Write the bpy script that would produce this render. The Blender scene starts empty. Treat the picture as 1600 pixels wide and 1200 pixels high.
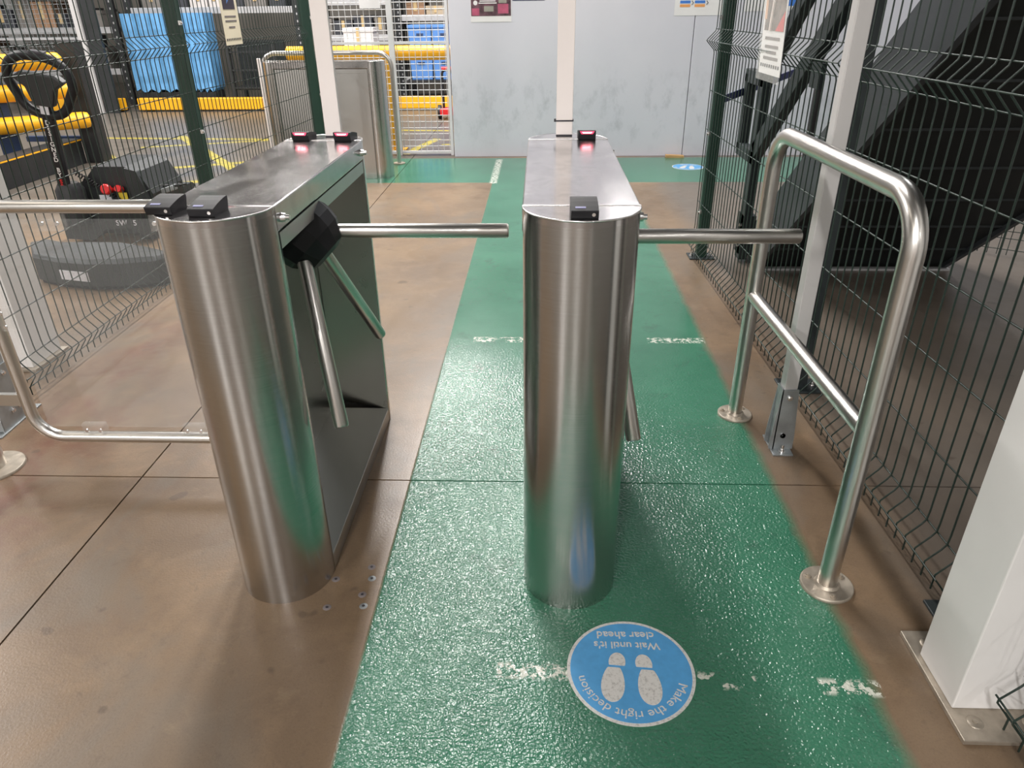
import bpy, bmesh, math, random
from mathutils import Vector, Matrix, Euler
random.seed(7)
PI = math.pi
SC = bpy.context.scene
COL = SC.collection

# ------------------------------------------------------------------ camera
FPX = 1112.598
cam_d = bpy.data.cameras.new('camera')
cam_d.sensor_width = 36.0
cam_d.lens = FPX / 1600 * 36
cam_d.clip_start = 0.02
cam_d.clip_end = 100
cam_o = bpy.data.objects.new('camera', cam_d)
COL.objects.link(cam_o)
RX = Vector((0.99930684, 0.03570979, -0.01051898))
RU = -Vector((0.00742979, -0.46819499, -0.88359394))
RB = -Vector((-0.03647788, 0.88290331, -0.46813577))
M3 = Matrix((RX, RU, RB)).transposed()
cam_o.matrix_world = Matrix.Translation((0, 0, 1.36)) @ M3.to_4x4()
SC.camera = cam_o

# ------------------------------------------------------------------ world, lamps, exposure
w = bpy.data.worlds.new('world')
SC.world = w
w.use_nodes = True
w.node_tree.nodes['Background'].inputs[0].default_value = (0.9, 0.95, 1.0, 1)
w.node_tree.nodes['Background'].inputs[1].default_value = 0.25


def area(x, y, z, sx, sy, watts, col=(1, 0.97, 0.92), rot=(0, 0, 0)):
    l = bpy.data.lights.new('ceiling_lamp', 'AREA')
    l.shape = 'RECTANGLE'
    l.size = sx
    l.size_y = sy
    l.energy = watts
    l.color = col
    o = bpy.data.objects.new('ceiling_lamp', l)
    o.location = (x, y, z)
    o.rotation_euler = rot
    COL.objects.link(o)
    return o


NEUT, WARM, COOL = (1.0, 0.965, 0.935), (1.0, 0.9, 0.77), (0.95, 0.97, 1.0)
# ceiling strip lamps along the hall; those behind the camera are added front fill
for (x, y, ln, pw, c) in ((-1.2, 5.0, 3.0, 165, NEUT), (-1.2, 8.6, 3.0, 380, NEUT), (-4.6, 0.8, 2.6, 15, WARM),
                          (-7.2, 4.6, 2.6, 300, NEUT), (-4.6, 9.2, 2.6, 130, NEUT), (-4.6, 14.0, 2.6, 70, NEUT), (1.6, 13.5, 2.6, 70, NEUT),
                          (-8.0, 9.2, 2.6, 100, NEUT), (3.6, 6.0, 2.6, 60, COOL),
                          (-0.95, -3.8, 2.6, 130, NEUT), (-5.0, -3.8, 2.6, 30, WARM), (3.6, -3.8, 2.6, 25, NEUT),
                          (-0.95, -8.0, 2.6, 310, NEUT), (-6.0, -8.0, 2.6, 520, NEUT), (3.6, -8.0, 2.6, 120, NEUT)):
    area(x, y, 5.2, 0.28, ln, pw, c)
SC.view_settings.view_transform = 'Standard'
SC.view_settings.look = 'None'
SC.view_settings.gamma = 1
SC.view_settings.use_curve_mapping = False
SC.view_settings.exposure = 0.56
SC.cycles.max_bounces = 6
SC.cycles.diffuse_bounces = 3
SC.cycles.glossy_bounces = 4
SC.cycles.transparent_max_bounces = 8
SC.cycles.adaptive_threshold = 0.03


# ------------------------------------------------------------------ materials
def S(r, g, b):
    def f(c):
        c /= 255
        return c / 12.92 if c <= 0.04045 else ((c + 0.055) / 1.055) ** 2.4
    return (f(r), f(g), f(b))


class NT:
    def __init__(self, name):
        self.m = bpy.data.materials.new(name)
        self.m.use_nodes = True
        self.t = self.m.node_tree
        self.b = self.t.nodes['Principled BSDF']
        self.pos = None

    def node(self, typ, **kw):
        n = self.t.nodes.new(typ)
        for k, v in kw.items():
            setattr(n, k, v)
        return n

    def put(self, sock, v):
        if hasattr(v, 'is_output'):
            self.t.links.new(v, sock)
        elif isinstance(v, (tuple, list)) and len(v) == 3 and sock.type == 'RGBA':
            sock.default_value = (*v, 1)
        else:
            sock.default_value = v

    def math(self, op, a, b=0.0, c=None, clamp=False):
        n = self.node('ShaderNodeMath', operation=op, use_clamp=clamp)
        self.put(n.inputs[0], a)
        self.put(n.inputs[1], b)
        if c is not None:
            self.put(n.inputs[2], c)
        return n.outputs[0]

    def mix(self, f, a, b):
        n = self.node('ShaderNodeMix', data_type='RGBA')
        self.put(n.inputs[0], f)
        self.put(n.inputs[6], a)
        self.put(n.inputs[7], b)
        return n.outputs[2]

    def coords(self, kind='Object'):
        return self.node('ShaderNodeTexCoord').outputs[kind]

    def xyz(self, v):
        n = self.node('ShaderNodeSeparateXYZ')
        self.put(n.inputs[0], v)
        return n.outputs

    def scaled(self, v, s):
        n = self.node('ShaderNodeMapping')
        self.put(n.inputs[0], v)
        n.inputs['Scale'].default_value = s
        return n.outputs[0]

    def noise(self, v, scale, detail=4, rough=0.55, dist=0):
        n = self.node('ShaderNodeTexNoise')
        self.put(n.inputs['Vector'], v)
        n.inputs['Scale'].default_value = scale
        n.inputs['Detail'].default_value = detail
        n.inputs['Roughness'].default_value = rough
        n.inputs['Distortion'].default_value = dist
        return n.outputs[0]

    def ramp(self, f, lo, hi):
        n = self.node('ShaderNodeMapRange')
        n.clamp = True
        self.put(n.inputs[0], f)
        n.inputs[1].default_value = lo
        n.inputs[2].default_value = hi
        return n.outputs[0]

    def band(self, v, lo, hi, soft=0.002):
        a = self.ramp(v, lo - soft, lo + soft)
        b = self.ramp(v, hi + soft, hi - soft)
        return self.math('MULTIPLY', a, b)

    def mul(self, *a):
        r = a[0]
        for x in a[1:]:
            r = self.math('MULTIPLY', r, x)
        return r

    def mx(self, *a):
        r = a[0]
        for x in a[1:]:
            r = self.math('MAXIMUM', r, x)
        return r

    def bump(self, h, strength, dist):
        n = self.node('ShaderNodeBump')
        n.inputs['Strength'].default_value = strength
        n.inputs['Distance'].default_value = dist
        self.put(n.inputs['Height'], h)
        return n.outputs[0]


MATS = {}


def mat(name, col, rough=0.5, metal=0.0, var=0.12, scale=6, stretch=(1, 1, 1), rvar=0.0, bump=0.0, bscale=60, spec=0.5, emit=None, es=0.0, alpha=None):
    if name in MATS:
        return MATS[name]
    n = NT(name)
    v = n.scaled(n.coords(), stretch)
    f = n.noise(v, scale)
    lo = tuple(c * (1 - var) for c in col)
    hi = tuple(min(1, c * (1 + var)) for c in col)
    n.put(n.b.inputs['Base Color'], n.mix(n.ramp(f, 0.3, 0.7), lo, hi))
    n.b.inputs['Metallic'].default_value = metal
    n.b.inputs['Specular IOR Level'].default_value = spec
    if rvar:
        n.put(n.b.inputs['Roughness'], n.math('MULTIPLY_ADD', n.ramp(f, 0.3, 0.7), rvar, rough - rvar / 2))
    else:
        n.b.inputs['Roughness'].default_value = rough
    if bump:
        n.put(n.b.inputs['Normal'], n.bump(n.noise(v, bscale, 3), bump, 0.002))
    if emit:
        n.b.inputs['Emission Color'].default_value = (*emit, 1)
        n.b.inputs['Emission Strength'].default_value = es
    MATS[name] = n.m
    return n.m


def steel(name, col, rough, fine_axis, smudge=0.0, aniso=0.0):
    """brushed stainless steel: fine scratches drawn out along one axis"""
    n = NT(name)
    c = n.coords()
    s = {'h': (4, 4, 500), 'v': (300, 300, 3), 'y': (400, 3, 3), 'n': (14, 14, 14)}[fine_axis]
    f = n.noise(n.scaled(c, s), 1.0, 2)
    sm = n.noise(n.scaled(c, (7, 4, 5)), 1.0, 6, 0.6, 1.2)
    smf = n.ramp(sm, 0.42, 0.68)
    lo = tuple(x * (0.93 if fine_axis == 'h' else 0.985) for x in col)
    bc = n.mix(n.ramp(f, 0.3, 0.7), lo, col)
    if smudge > 0.06:
        bc = n.mix(n.mul(n.ramp(n.noise(n.scaled(c, (9, 6, 5)), 1.6, 5, 0.7, 1.5), 0.45, 0.68), 0.5), bc, tuple(x * 0.55 for x in col))
    n.put(n.b.inputs['Base Color'], bc)
    n.b.inputs['Metallic'].default_value = 1
    r = n.math('MULTIPLY_ADD', n.ramp(f, 0.3, 0.7), 0.06 if fine_axis == 'h' else 0.015, rough - 0.03)
    r = n.math('MULTIPLY_ADD', smf, smudge, r)
    n.put(n.b.inputs['Roughness'], r)
    if fine_axis == 'h':
        n.put(n.b.inputs['Normal'], n.bump(f, 0.03, 0.0003))
    if aniso:
        n.b.inputs['Anisotropic'].default_value = aniso
        n.b.inputs['Anisotropic Rotation'].default_value = 0.25
        tg = n.node('ShaderNodeTangent', direction_type='RADIAL', axis='Z')
        n.put(n.b.inputs['Tangent'], tg.outputs[0])
    MATS[name] = n.m
    return n.m


M_COLUMN = steel('brushed_steel_column', (0.55, 0.54, 0.525), 0.2, 'h', 0.02, 0.78)
M_TOP = steel('smudged_steel_top', (0.62, 0.6, 0.6), 0.17, 'n', 0.07)
M_SIDE = steel('steel_side', (0.58, 0.575, 0.56), 0.36, 'n', 0.06)
M_MIRROR = steel('polished_steel_panel', (0.62, 0.62, 0.59), 0.3, 'n', 0.05)
M_TUBE = steel('satin_steel_tube', (0.66, 0.64, 0.61), 0.31, 'n', 0.0)
M_CHROME = steel('bright_steel_bolt', (0.85, 0.84, 0.83), 0.28, 'n')
M_GALV = mat('galvanised_steel', S(165, 170, 172), 0.45, 0.7, 0.18, 14, rvar=0.15)
M_ALU = mat('pale_aluminium', S(205, 203, 202), 0.38, 0.2, 0.06, 9, stretch=(1, 1, 0.1))
M_FLANGE = mat('worn_steel_flange', S(176, 166, 152), 0.4, 0.6, 0.18, 30, rvar=0.2)
M_BLACK = mat('black_plastic', (0.014, 0.014, 0.016), 0.45, 0, 0.2, 20, spec=0.3)
M_MATBLK = mat('matt_black', (0.014, 0.015, 0.017), 0.55, 0, 0.25, 8)
M_TRUCK = mat('charcoal_truck_cover', S(42, 45, 47), 0.5, 0, 0.15, 7, bump=0.15, bscale=180)
M_SKIRT = mat('charcoal_skirt', S(50, 54, 56), 0.55, 0, 0.2, 5, rvar=0.2)
M_RED = mat('red_plastic', S(205, 38, 40), 0.35, 0, 0.08)
M_REDLT = mat('red_scanner_light', (1, 0.1, 0.2), 0.4, emit=(1.0, 0.03, 0.09), es=0.9)
M_REDHOT = mat('red_scanner_core', (1, 0.5, 0.5), 0.4, emit=(1.0, 0.36, 0.4), es=7)
M_GREEN = mat('dark_green_paint', S(24, 58, 46), 0.42, 0, 0.12, 5)
M_WIRE = mat('dark_green_wire', S(34, 50, 44), 0.4, 0, 0.15, 5)
M_WHITE = mat('white_paint', S(230, 228, 226), 0.42, 0, 0.035, 3)
M_TRUNK = mat('white_plastic_trunking', S(250, 242, 238), 0.4, 0, 0.02, 3)
M_YEL = mat('yellow_barrier', S(236, 172, 30), 0.42, 0, 0.07, 5)
M_YELDARK = mat('scuffed_yellow_post', S(214, 160, 44), 0.45, 0, 0.15, 9)
M_BLUE = mat('blue_sheet', S(92, 150, 198), 0.5, 0, 0.14, 9, bump=0.4, bscale=9)
M_BLUEBIN = mat('blue_plastic_bin', S(84, 130, 194), 0.45, 0, 0.1, 6)
M_NAVY = mat('navy_steel', S(40, 58, 92), 0.45, 0, 0.15, 6)
M_STRAP = mat('navy_strap', S(38, 46, 100), 0.6, 0, 0.1)
M_PAPER = mat('white_paper', S(228, 226, 226), 0.6, 0, 0.02)
M_CREAM = mat('cream_paper', S(238, 226, 200), 0.55, 0, 0.03)
M_INK = mat('dark_ink', S(52, 50, 56), 0.6, 0, 0.2, 40)
M_GREYINK = mat('grey_ink', S(120, 112, 112), 0.6, 0, 0.1, 40)
M_STAIR = mat('dark_grey_steel', S(60, 64, 68), 0.5, 0, 0.12, 4)
M_STAIRBLK = mat('black_steel_plate', S(20, 26, 28), 0.6, 0, 0.15, 3)
M_RAIL = mat('black_green_steel', S(36, 44, 46), 0.5, 0, 0.12, 4)
M_RACK = mat('black_rack_steel', S(40, 42, 44), 0.5, 0, 0.2, 8)
M_ZINC = mat('pale_zinc_beam', S(176, 176, 178), 0.45, 0.3, 0.12, 10)
M_WOOD = mat('raw_wood', S(190, 150, 100), 0.6, 0, 0.2, 8, stretch=(1, 8, 8))
M_LABEL = mat('printed_label', S(208, 208, 214), 0.5, 0, 0.1, 60)
M_YLAB = mat('yellow_label', S(225, 200, 60), 0.5, 0, 0.1, 30)
M_WMESH = mat('white_mesh', S(205, 205, 206), 0.45, 0, 0.05)
M_CGREYB = mat('pale_blue_print', S(150, 150, 190), 0.5, 0, 0.1, 60)
M_GASKET = mat('grey_joint', S(90, 92, 94), 0.7)


def glassy(name, col, alpha):
    n = NT(name)
    n.b.inputs['Base Color'].default_value = (*col, 1)
    n.b.inputs['Roughness'].default_value = 0.08
    n.b.inputs['Alpha'].default_value = alpha
    n.b.inputs['Specular IOR Level'].default_value = 0.5
    f = n.noise(n.coords(), 14, 4)
    n.put(n.b.inputs['Roughness'], n.math('MULTIPLY_ADD', f, 0.15, 0.02))
    MATS[name] = n.m
    return n.m


M_ACRYL = glassy('clear_acrylic', (0.7, 0.72, 0.72), 0.07)
M_CLIP = glassy('clear_acrylic_clip', (0.6, 0.58, 0.55), 0.13)
M_POCKET = glassy('clear_plastic_pocket', (0.9, 0.9, 0.86), 0.16)


def floor_material():
    n = NT('hall_floor')
    P = n.coords()
    x, y, z = n.xyz(P)
    # --- concrete
    big = n.noise(P, 0.9, 3, 0.6, 0.6)
    mid = n.noise(P, 5.0, 4, 0.65, 0.4)
    fine = n.noise(P, 60, 2, 0.7)
    strk = n.noise(n.scaled(P, (1, 1.3, 1)), 3.2, 4, 0.65, 0.8)
    conc = n.mix(n.ramp(big, 0.32, 0.68), S(124, 107, 91), S(152, 131, 109))
    conc = n.mix(n.mul(n.ramp(mid, 0.5, 0.78), 0.55), conc, S(108, 90, 76))
    conc = n.mix(n.mul(n.ramp(strk, 0.5, 0.75), 0.4), conc, S(176, 152, 128))
    conc = n.mix(n.mul(n.ramp(fine, 0.55, 0.8), 0.22), conc, S(98, 82, 70))
    # reddish rubbed band beside the left fence
    rx = n.math('MULTIPLY_ADD', y, 0.10, x)
    redm = n.mul(n.band(rx, -1.66, -1.36, 0.12), n.band(y, 1.2, 3.3, 0.3), n.ramp(mid, 0.38, 0.6))
    conc = n.mix(n.mul(redm, 0.55), conc, S(118, 72, 62))
    grey = n.ramp(n.noise(n.scaled(P, (1.2, 0.7, 1)), 1.7, 4, 0.65, 0.8), 0.5, 0.66)
    conc = n.mix(n.mul(grey, 0.75), conc, S(128, 118, 107))
    scuf = n.ramp(n.noise(P, 26, 5, 0.75, 0.5), 0.58, 0.8)
    conc = n.mix(n.mul(scuf, 0.5), conc, S(92, 80, 68))
    light = n.ramp(n.noise(P, 8, 4, 0.7, 0.6), 0.6, 0.78)
    conc = n.mix(n.mul(light, 0.35), conc, S(178, 160, 136))
    grain = n.noise(P, 210, 2, 0.8)
    conc = n.mix(n.mul(n.ramp(grain, 0.52, 0.75), 0.35), conc, S(88, 76, 64))
    conc = n.mix(n.mul(n.ramp(grain, 0.34, 0.24), 0.35), conc, S(186, 170, 148))
    conc = n.mix(n.mul(n.ramp(x, 0.95, 1.12), 0.75), conc, S(122, 116, 110))
    back_ = n.ramp(y, 0.5, 0.1)
    conc = n.mix(n.mul(back_, 0.7), conc, S(116, 110, 104))  # unseen floor behind the camera greyed to tone down the steel's reflections
    spots = n.ramp(n.noise(P, 11, 2, 0.4), 0.70, 0.735)
    conc = n.mix(n.mul(spots, 0.45), conc, S(80, 70, 62))
    # --- grey traffic floor beyond the fences
    far = n.mx(n.ramp(n.math('MULTIPLY_ADD', x, -0.9, y), 7.6, 8.6), n.ramp(y, 7.56, 7.62))
    asph = n.mix(n.ramp(mid, 0.35, 0.7), S(104, 98, 92), S(126, 119, 110))
    conc = n.mix(far, conc, asph)

    # yellow hatch lines of the traffic floor
    def seg(x0, y0, x1, y1, wd):
        dx, dy = x1 - x0, y1 - y0
        L = math.hypot(dx, dy)
        ux, uy = dx / L, dy / L
        a = n.math('MULTIPLY_ADD', x, ux, n.math('MULTIPLY_ADD', y, uy, -(x0 * ux + y0 * uy)))
        d = n.math('MULTIPLY_ADD', x, -uy, n.math('MULTIPLY_ADD', y, ux, (x0 * uy - y0 * ux)))
        return n.mul(n.band(a, 0, L, 0.01), n.band(d, -wd / 2, wd / 2, 0.006))
    ym = None
    for a in ((-5.6, 8.9, -2.4, 8.65, .09), (-3.9, 6.9, -2.3, 7.6, .1), (-4.5, 8.2, -3.2, 8.65, .08), (-4.4, 9.0, -2.7, 6.6, .11),
              (-3.5, 6.2, -2.4, 6.75, .11), (-3.5, 6.2, -4.6, 7.7, .1), (-2.95, 6.9, -2.1, 9.0, .1), (-1.42, 7.72, -1.2, 8.7, .1), (-2.2, 9.4, -1.0, 9.3, .08), (-1.1, 8.3, -0.7, 8.3, .06), (-1.1, 8.6, -0.7, 8.6, .06), (-3.3, 4.9, -3.05, 5.3, .12), (-2.95, 5.5, -2.8, 5.75, .12)):
        s = seg(*a)
        ym = s if ym is None else n.mx(ym, s)
    wear = n.ramp(n.noise(P, 22, 4, 0.7), 0.34, 0.5)
    conc = n.mix(n.mul(ym, wear, 0.75), conc, S(216, 200, 96))
    # --- green walkway paint
    edge = n.math('MULTIPLY_ADD', n.noise(P, 60, 3), 0.006, -0.003)
    ex = n.math('ADD', x, edge)
    ey = n.math('ADD', y, edge)
    gr = n.math('MULTIPLY', n.ramp(ex, -0.416, -0.408), n.ramp(n.math('MULTIPLY_ADD', n.noise(P, 9, 3), 0.03, ex), 0.79, 0.752))
    g1 = n.mul(gr, n.band(ey, 0.25, 6.4, 0.01))  # green cut short before the camera to keep it off the steel's reflections
    g2 = n.mul(n.band(ex, -1.75, 6, 0.004), n.band(ey, 6.33, 7.47, 0.012))
    gm = n.mx(g1, g2)
    chips = n.math('SUBTRACT', 1.0, n.ramp(n.noise(P, 16, 5, 0.72), 0.73, 0.76))
    gm = n.mul(gm, chips)
    gcol = n.mix(n.ramp(n.noise(P, 2.2, 5, 0.6), 0.3, 0.7), S(46, 104, 80), S(62, 120, 95))
    gcol = n.mix(n.mul(n.ramp(n.noise(P, 90, 3, 0.8), 0.62, 0.8), 0.4), gcol, S(26, 66, 52))
    gcol = n.mix(n.mul(n.ramp(n.noise(P, 4.5, 5, 0.72), 0.58, 0.72), 0.55), gcol, S(44, 74, 62))
    hs = n.node('ShaderNodeHueSaturation')
    hs.inputs['Value'].default_value = 0.72
    hs.inputs['Saturation'].default_value = 1.15
    n.put(hs.inputs['Color'], conc)
    conc = hs.outputs[0]
    col = n.mix(gm, conc, gcol)
    # --- worn white cross lines
    wn = n.noise(P, 46, 6, 0.72)
    worn = n.ramp(wn, 0.50, 0.53)
    patch = n.ramp(n.noise(P, 7, 2), 0.42, 0.5)
    l1 = n.mul(n.band(n.math('MULTIPLY_ADD', x, 0.035, y), 1.125, 1.165, 0.006), n.mx(n.band(x, -0.09, 0.08), n.mul(n.band(x, 0.36, 0.5), n.ramp(n.noise(P, 23, 2), 0.58, 0.6)), n.band(x, 0.64, 0.775)))
    l2 = n.mul(n.band(y, 2.975, 3.03, 0.006), n.mx(n.mul(n.band(x, 0.5, 0.76), n.ramp(wn, 0.40, 0.46)), n.mul(n.band(x, -0.3, 0.4), patch)))
    l3 = n.mul(n.band(x, -0.435, -0.375, 0.01), n.band(y, 6.3, 7.4), n.ramp(wn, 0.46, 0.5))
    wm = n.mx(n.mul(l1, worn), n.mul(l2, worn), l3)
    col = n.mix(n.mul(wm, 0.92), col, S(206, 208, 196))
    n.put(n.b.inputs['Base Color'], col)
    rg = n.math('MULTIPLY_ADD', mid, 0.25, 0.22)
    n.put(n.b.inputs['Roughness'], n.math('MULTIPLY_ADD', gm, n.math('SUBTRACT', 0.2, rg), rg))
    n.put(n.b.inputs['Specular IOR Level'], n.math('MULTIPLY_ADD', gm, 0.35, 0.4))
    # orange-peel relief on the paint, fine grit on the concrete
    peel = n.noise(P, 130, 1, 0.5)
    h = n.math('MULTIPLY_ADD', n.mul(peel, gm, n.math('MULTIPLY_ADD', n.ramp(y, 3.1, 1.9), 0.92, 0.08)), 1.0, n.mul(n.noise(P, 160, 3), 0.10))
    n.put(n.b.inputs['Normal'], n.bump(h, 0.75, 0.0055))
    return n.m


M_FLOOR = floor_material()


def wall_material():
    n = NT('painted_wall')
    P = n.coords()
    x, y, z = n.xyz(P)
    c = n.mix(n.ramp(n.noise(P, 1.2, 4), 0.3, 0.7), S(203, 203, 213), S(211, 210, 218))
    sc = n.mul(n.ramp(n.noise(n.scaled(P, (1.6, 1, 1)), 5, 6, 0.7), 0.5, 0.72), n.band(z, 0.15, 0.75, 0.15))
    c = n.mix(n.mul(sc, 0.4), c, S(140, 145, 152))
    n.put(n.b.inputs['Base Color'], c)
    n.b.inputs['Roughness'].default_value = 0.5
    return n.m


M_WALL = wall_material()
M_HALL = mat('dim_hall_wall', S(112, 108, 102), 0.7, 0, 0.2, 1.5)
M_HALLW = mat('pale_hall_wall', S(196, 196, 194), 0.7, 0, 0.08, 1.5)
M_CEIL = mat('ceiling_sheet', S(104, 105, 106), 0.7, 0, 0.08, 1)
M_SUB = mat('joint_filler', S(54, 48, 42), 0.9)


# ------------------------------------------------------------------ mesh helpers
class MB:
    def __init__(self):
        self.v = []
        self.f = []
        self.s = []

    def add(self, vs, fs, smooth=False):
        o = len(self.v)
        self.v += [Vector(p) for p in vs]
        for i, f in enumerate(fs):
            self.f.append([o + k for k in f])
            self.s.append(smooth if isinstance(smooth, bool) else smooth[i])
        return self

    def box(self, c, s, rot=None):
        hx, hy, hz = s[0] / 2, s[1] / 2, s[2] / 2
        vs = [Vector((a * hx, b * hy, d * hz)) for a in (-1, 1) for b in (-1, 1) for d in (-1, 1)]
        if rot is not None:
            m = rot if isinstance(rot, Matrix) else Euler(rot).to_matrix()
            vs = [m @ p for p in vs]
        vs = [p + Vector(c) for p in vs]
        return self.add(vs, [(0, 1, 3, 2), (4, 6, 7, 5), (0, 4, 5, 1), (2, 3, 7, 6), (0, 2, 6, 4), (1, 5, 7, 3)])

    def lohi(self, lo, hi):
        return self.box([(a + b) / 2 for a, b in zip(lo, hi)], [b - a for a, b in zip(lo, hi)])

    def prism(self, poly, z0, z1, smooth_sides=False, axis='z', caps=True):
        k = len(poly)

        def P(p, t):
            if axis == 'z':
                return (p[0], p[1], t)
            if axis == 'x':
                return (t, p[0], p[1])
            return (p[0], t, p[1])
        vs = [P(p, z0) for p in poly] + [P(p, z1) for p in poly]
        fs = [(i, (i + 1) % k, k + (i + 1) % k, k + i) for i in range(k)]
        sm = [smooth_sides] * k
        self.add(vs, fs, sm)
        if caps:
            self.add(vs, [list(range(k))[::-1], list(range(k, 2 * k))], False)
        return self

    def tube(self, path, r, n=12, caps=True, closed=False, rr=None):
        pts = [Vector(p) for p in path]
        m = len(pts)
        tang = []
        for i in range(m):
            if closed:
                a, b = pts[i - 1], pts[(i + 1) % m]
            else:
                a, b = pts[max(i - 1, 0)], pts[min(i + 1, m - 1)]
            tang.append((b - a).normalized())
        t0 = tang[0]
        up = Vector((0, 0, 1)) if abs(t0.z) < 0.9 else Vector((0, 1, 0))
        u = t0.cross(up).normalized()
        rings = []
        for i in range(m):
            t = tang[i]
            u = (u - t * u.dot(t)).normalized()
            q = t.cross(u)
            ri = rr[i] if rr else r
            sc = 1.0
            rings.append([pts[i] + (u * math.cos(2 * PI * k / n) + q * math.sin(2 * PI * k / n)) * ri * sc for k in range(n)])
        vs = [p for rg in rings for p in rg]
        fs = []
        for i in range(m if closed else m - 1):
            j = (i + 1) % m
            for k in range(n):
                l = (k + 1) % n
                fs.append((i * n + k, i * n + l, j * n + l, j * n + k))
        self.add(vs, fs, True)
        if caps and not closed:
            self.add(rings[0], [list(range(n))[::-1]], False)
            self.add(rings[-1], [list(range(n))], False)
        return self

    def cyl(self, a, b, r, n=16, r2=None):
        return self.tube([a, b], r, n, rr=[r, r if r2 is None else r2])

    def ico(self, c, r, n=10, m=6, sz=1.0):
        path = []
        rr = []
        for i in range(m + 1):
            a = -PI / 2 + PI * i / m
            path.append((c[0], c[1], c[2] + math.sin(a) * r * sz))
            rr.append(max(1e-4, math.cos(a) * r))
        return self.tube(path, r, n, rr=rr)

    def build(self, name, m, parent=None, world=False, bevel=0.0, seg=2, link=True):
        me = bpy.data.meshes.new(name)
        off = parent.location if (world and parent is not None) else Vector((0, 0, 0))
        me.from_pydata([tuple(p - off) for p in self.v], [], self.f)
        me.polygons.foreach_set('use_smooth', self.s)
        bm = bmesh.new()
        bm.from_mesh(me)
        bmesh.ops.recalc_face_normals(bm, faces=bm.faces[:])
        bm.to_mesh(me)
        bm.free()
        me.materials.append(m)
        o = bpy.data.objects.new(name, me)
        COL.objects.link(o)
        if parent is not None:
            o.parent = parent
        if bevel:
            b = o.modifiers.new('bevel', 'BEVEL')
            b.width = bevel
            b.segments = seg
            b.limit_method = 'ANGLE'
            b.angle_limit = math.radians(50)
        return o


def rpath(pts, rad, n=6, closed=False):
    """polyline with rounded corners"""
    P = [Vector(p) for p in pts]
    m = len(P)
    out = []
    for i in range(m):
        if not closed and i in (0, m - 1):
            out.append(P[i])
            continue
        a, b, c = P[i - 1], P[i], P[(i + 1) % m]
        d1 = (a - b).normalized()
        d2 = (c - b).normalized()
        ang = d1.angle(d2)
        if ang > PI - 0.01:
            out.append(b)
            continue
        t = min(rad / math.tan(ang / 2), (a - b).length * 0.49, (c - b).length * 0.49)
        r = t * math.tan(ang / 2)
        ctr = b + (d1 + d2).normalized() * (r / math.sin(ang / 2))
        s = b + d1 * t - ctr
        e = b + d2 * t - ctr
        tot = s.angle(e)
        ax = s.cross(e).normalized()
        for k in range(n + 1):
            out.append(ctr + Matrix.Rotation(tot * k / n, 3, ax) @ s)
    return out


def thing(name, label, cat, loc=(0, 0, 0), rz=0.0, group=None):
    o = bpy.data.objects.new(name, None)
    o.empty_display_size = 0.05
    COL.objects.link(o)
    o.location = loc
    o.rotation_euler = (0, 0, rz)
    o['label'] = label
    o['category'] = cat
    if group:
        o['group'] = group
    return o


def tag(o, label, cat, group=None, kind=None):
    o['label'] = label
    o['category'] = cat
    if group:
        o['group'] = group
    if kind:
        o['kind'] = kind
    return o


def struct(o, label=None):
    o['kind'] = 'structure'
    if label:
        o['label'] = label
    return o


def copy_child(src, parent, loc=None, rot=None):
    c = src.copy()
    COL.objects.link(c)
    c.parent = parent
    if loc is not None:
        c.location = loc
    if rot is not None:
        c.rotation_euler = rot
    return c


def copy_tree(o, parent=None):
    c = o.copy()
    COL.objects.link(c)
    c.parent = parent
    for ch in [k for k in bpy.data.objects if k.parent == o]:
        copy_tree(ch, c)
    return c


def text_mesh(body, size, align='CENTER', depth=0.0006, bold=0.0):
    cu = bpy.data.curves.new('lettering', 'FONT')
    cu.body = body
    cu.size = size
    cu.align_x = align
    cu.align_y = 'CENTER'
    cu.extrude = depth / 2
    cu.offset = bold
    cu.resolution_u = 3
    ob = bpy.data.objects.new('lettering', cu)
    COL.objects.link(ob)
    dg = bpy.context.evaluated_depsgraph_get()
    dg.update()
    me = bpy.data.meshes.new_from_object(ob.evaluated_get(dg))
    vs = [v.co.copy() for v in me.vertices]
    fs = [list(p.vertices) for p in me.polygons]
    bpy.data.objects.remove(ob)
    bpy.data.curves.remove(cu)
    bpy.data.meshes.remove(me)
    return vs, fs


def put_text(name, body, size, m, parent, matrix, depth=0.0006, bold=0.0):
    vs, fs = text_mesh(body, size, depth=depth, bold=bold)
    mb = MB()
    mb.add([matrix @ v for v in vs], fs)
    return mb.build(name, m, parent)


# ------------------------------------------------------------------ the setting
floor = bpy.data.objects.new('floor', None)
COL.objects.link(floor)
struct(floor, 'brown concrete floor with a green painted walkway')
JX, JY, G = (-11.0, -1.305, 7.0), (-12.0, 1.89, 17.0), 0.0028
for i in range(2):
    for j in range(2):
        mb = MB()
        x0, x1 = JX[i] + G * (i > 0), JX[i + 1] - G * (i < 1)
        y0, y1 = JY[j] + G * (j > 0), JY[j + 1] - G * (j < 1)
        mb.lohi((x0, y0, -0.12), (x1, y1, 0.0))
        mb.build('slab', M_FLOOR, floor)
MB().lohi((-11, -12, -0.2), (7, 17, -0.006 - 0.115)).build('sub_base', M_SUB, floor)
mb = MB()
mb.lohi((-1.305 - 0.004, -5, -0.05), (-1.305 + 0.004, 17, -0.006))
mb.lohi((-11, 1.886, -0.05), (7, 1.894, -0.006))
mb.build('joint_filler', M_SUB, floor)

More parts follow.
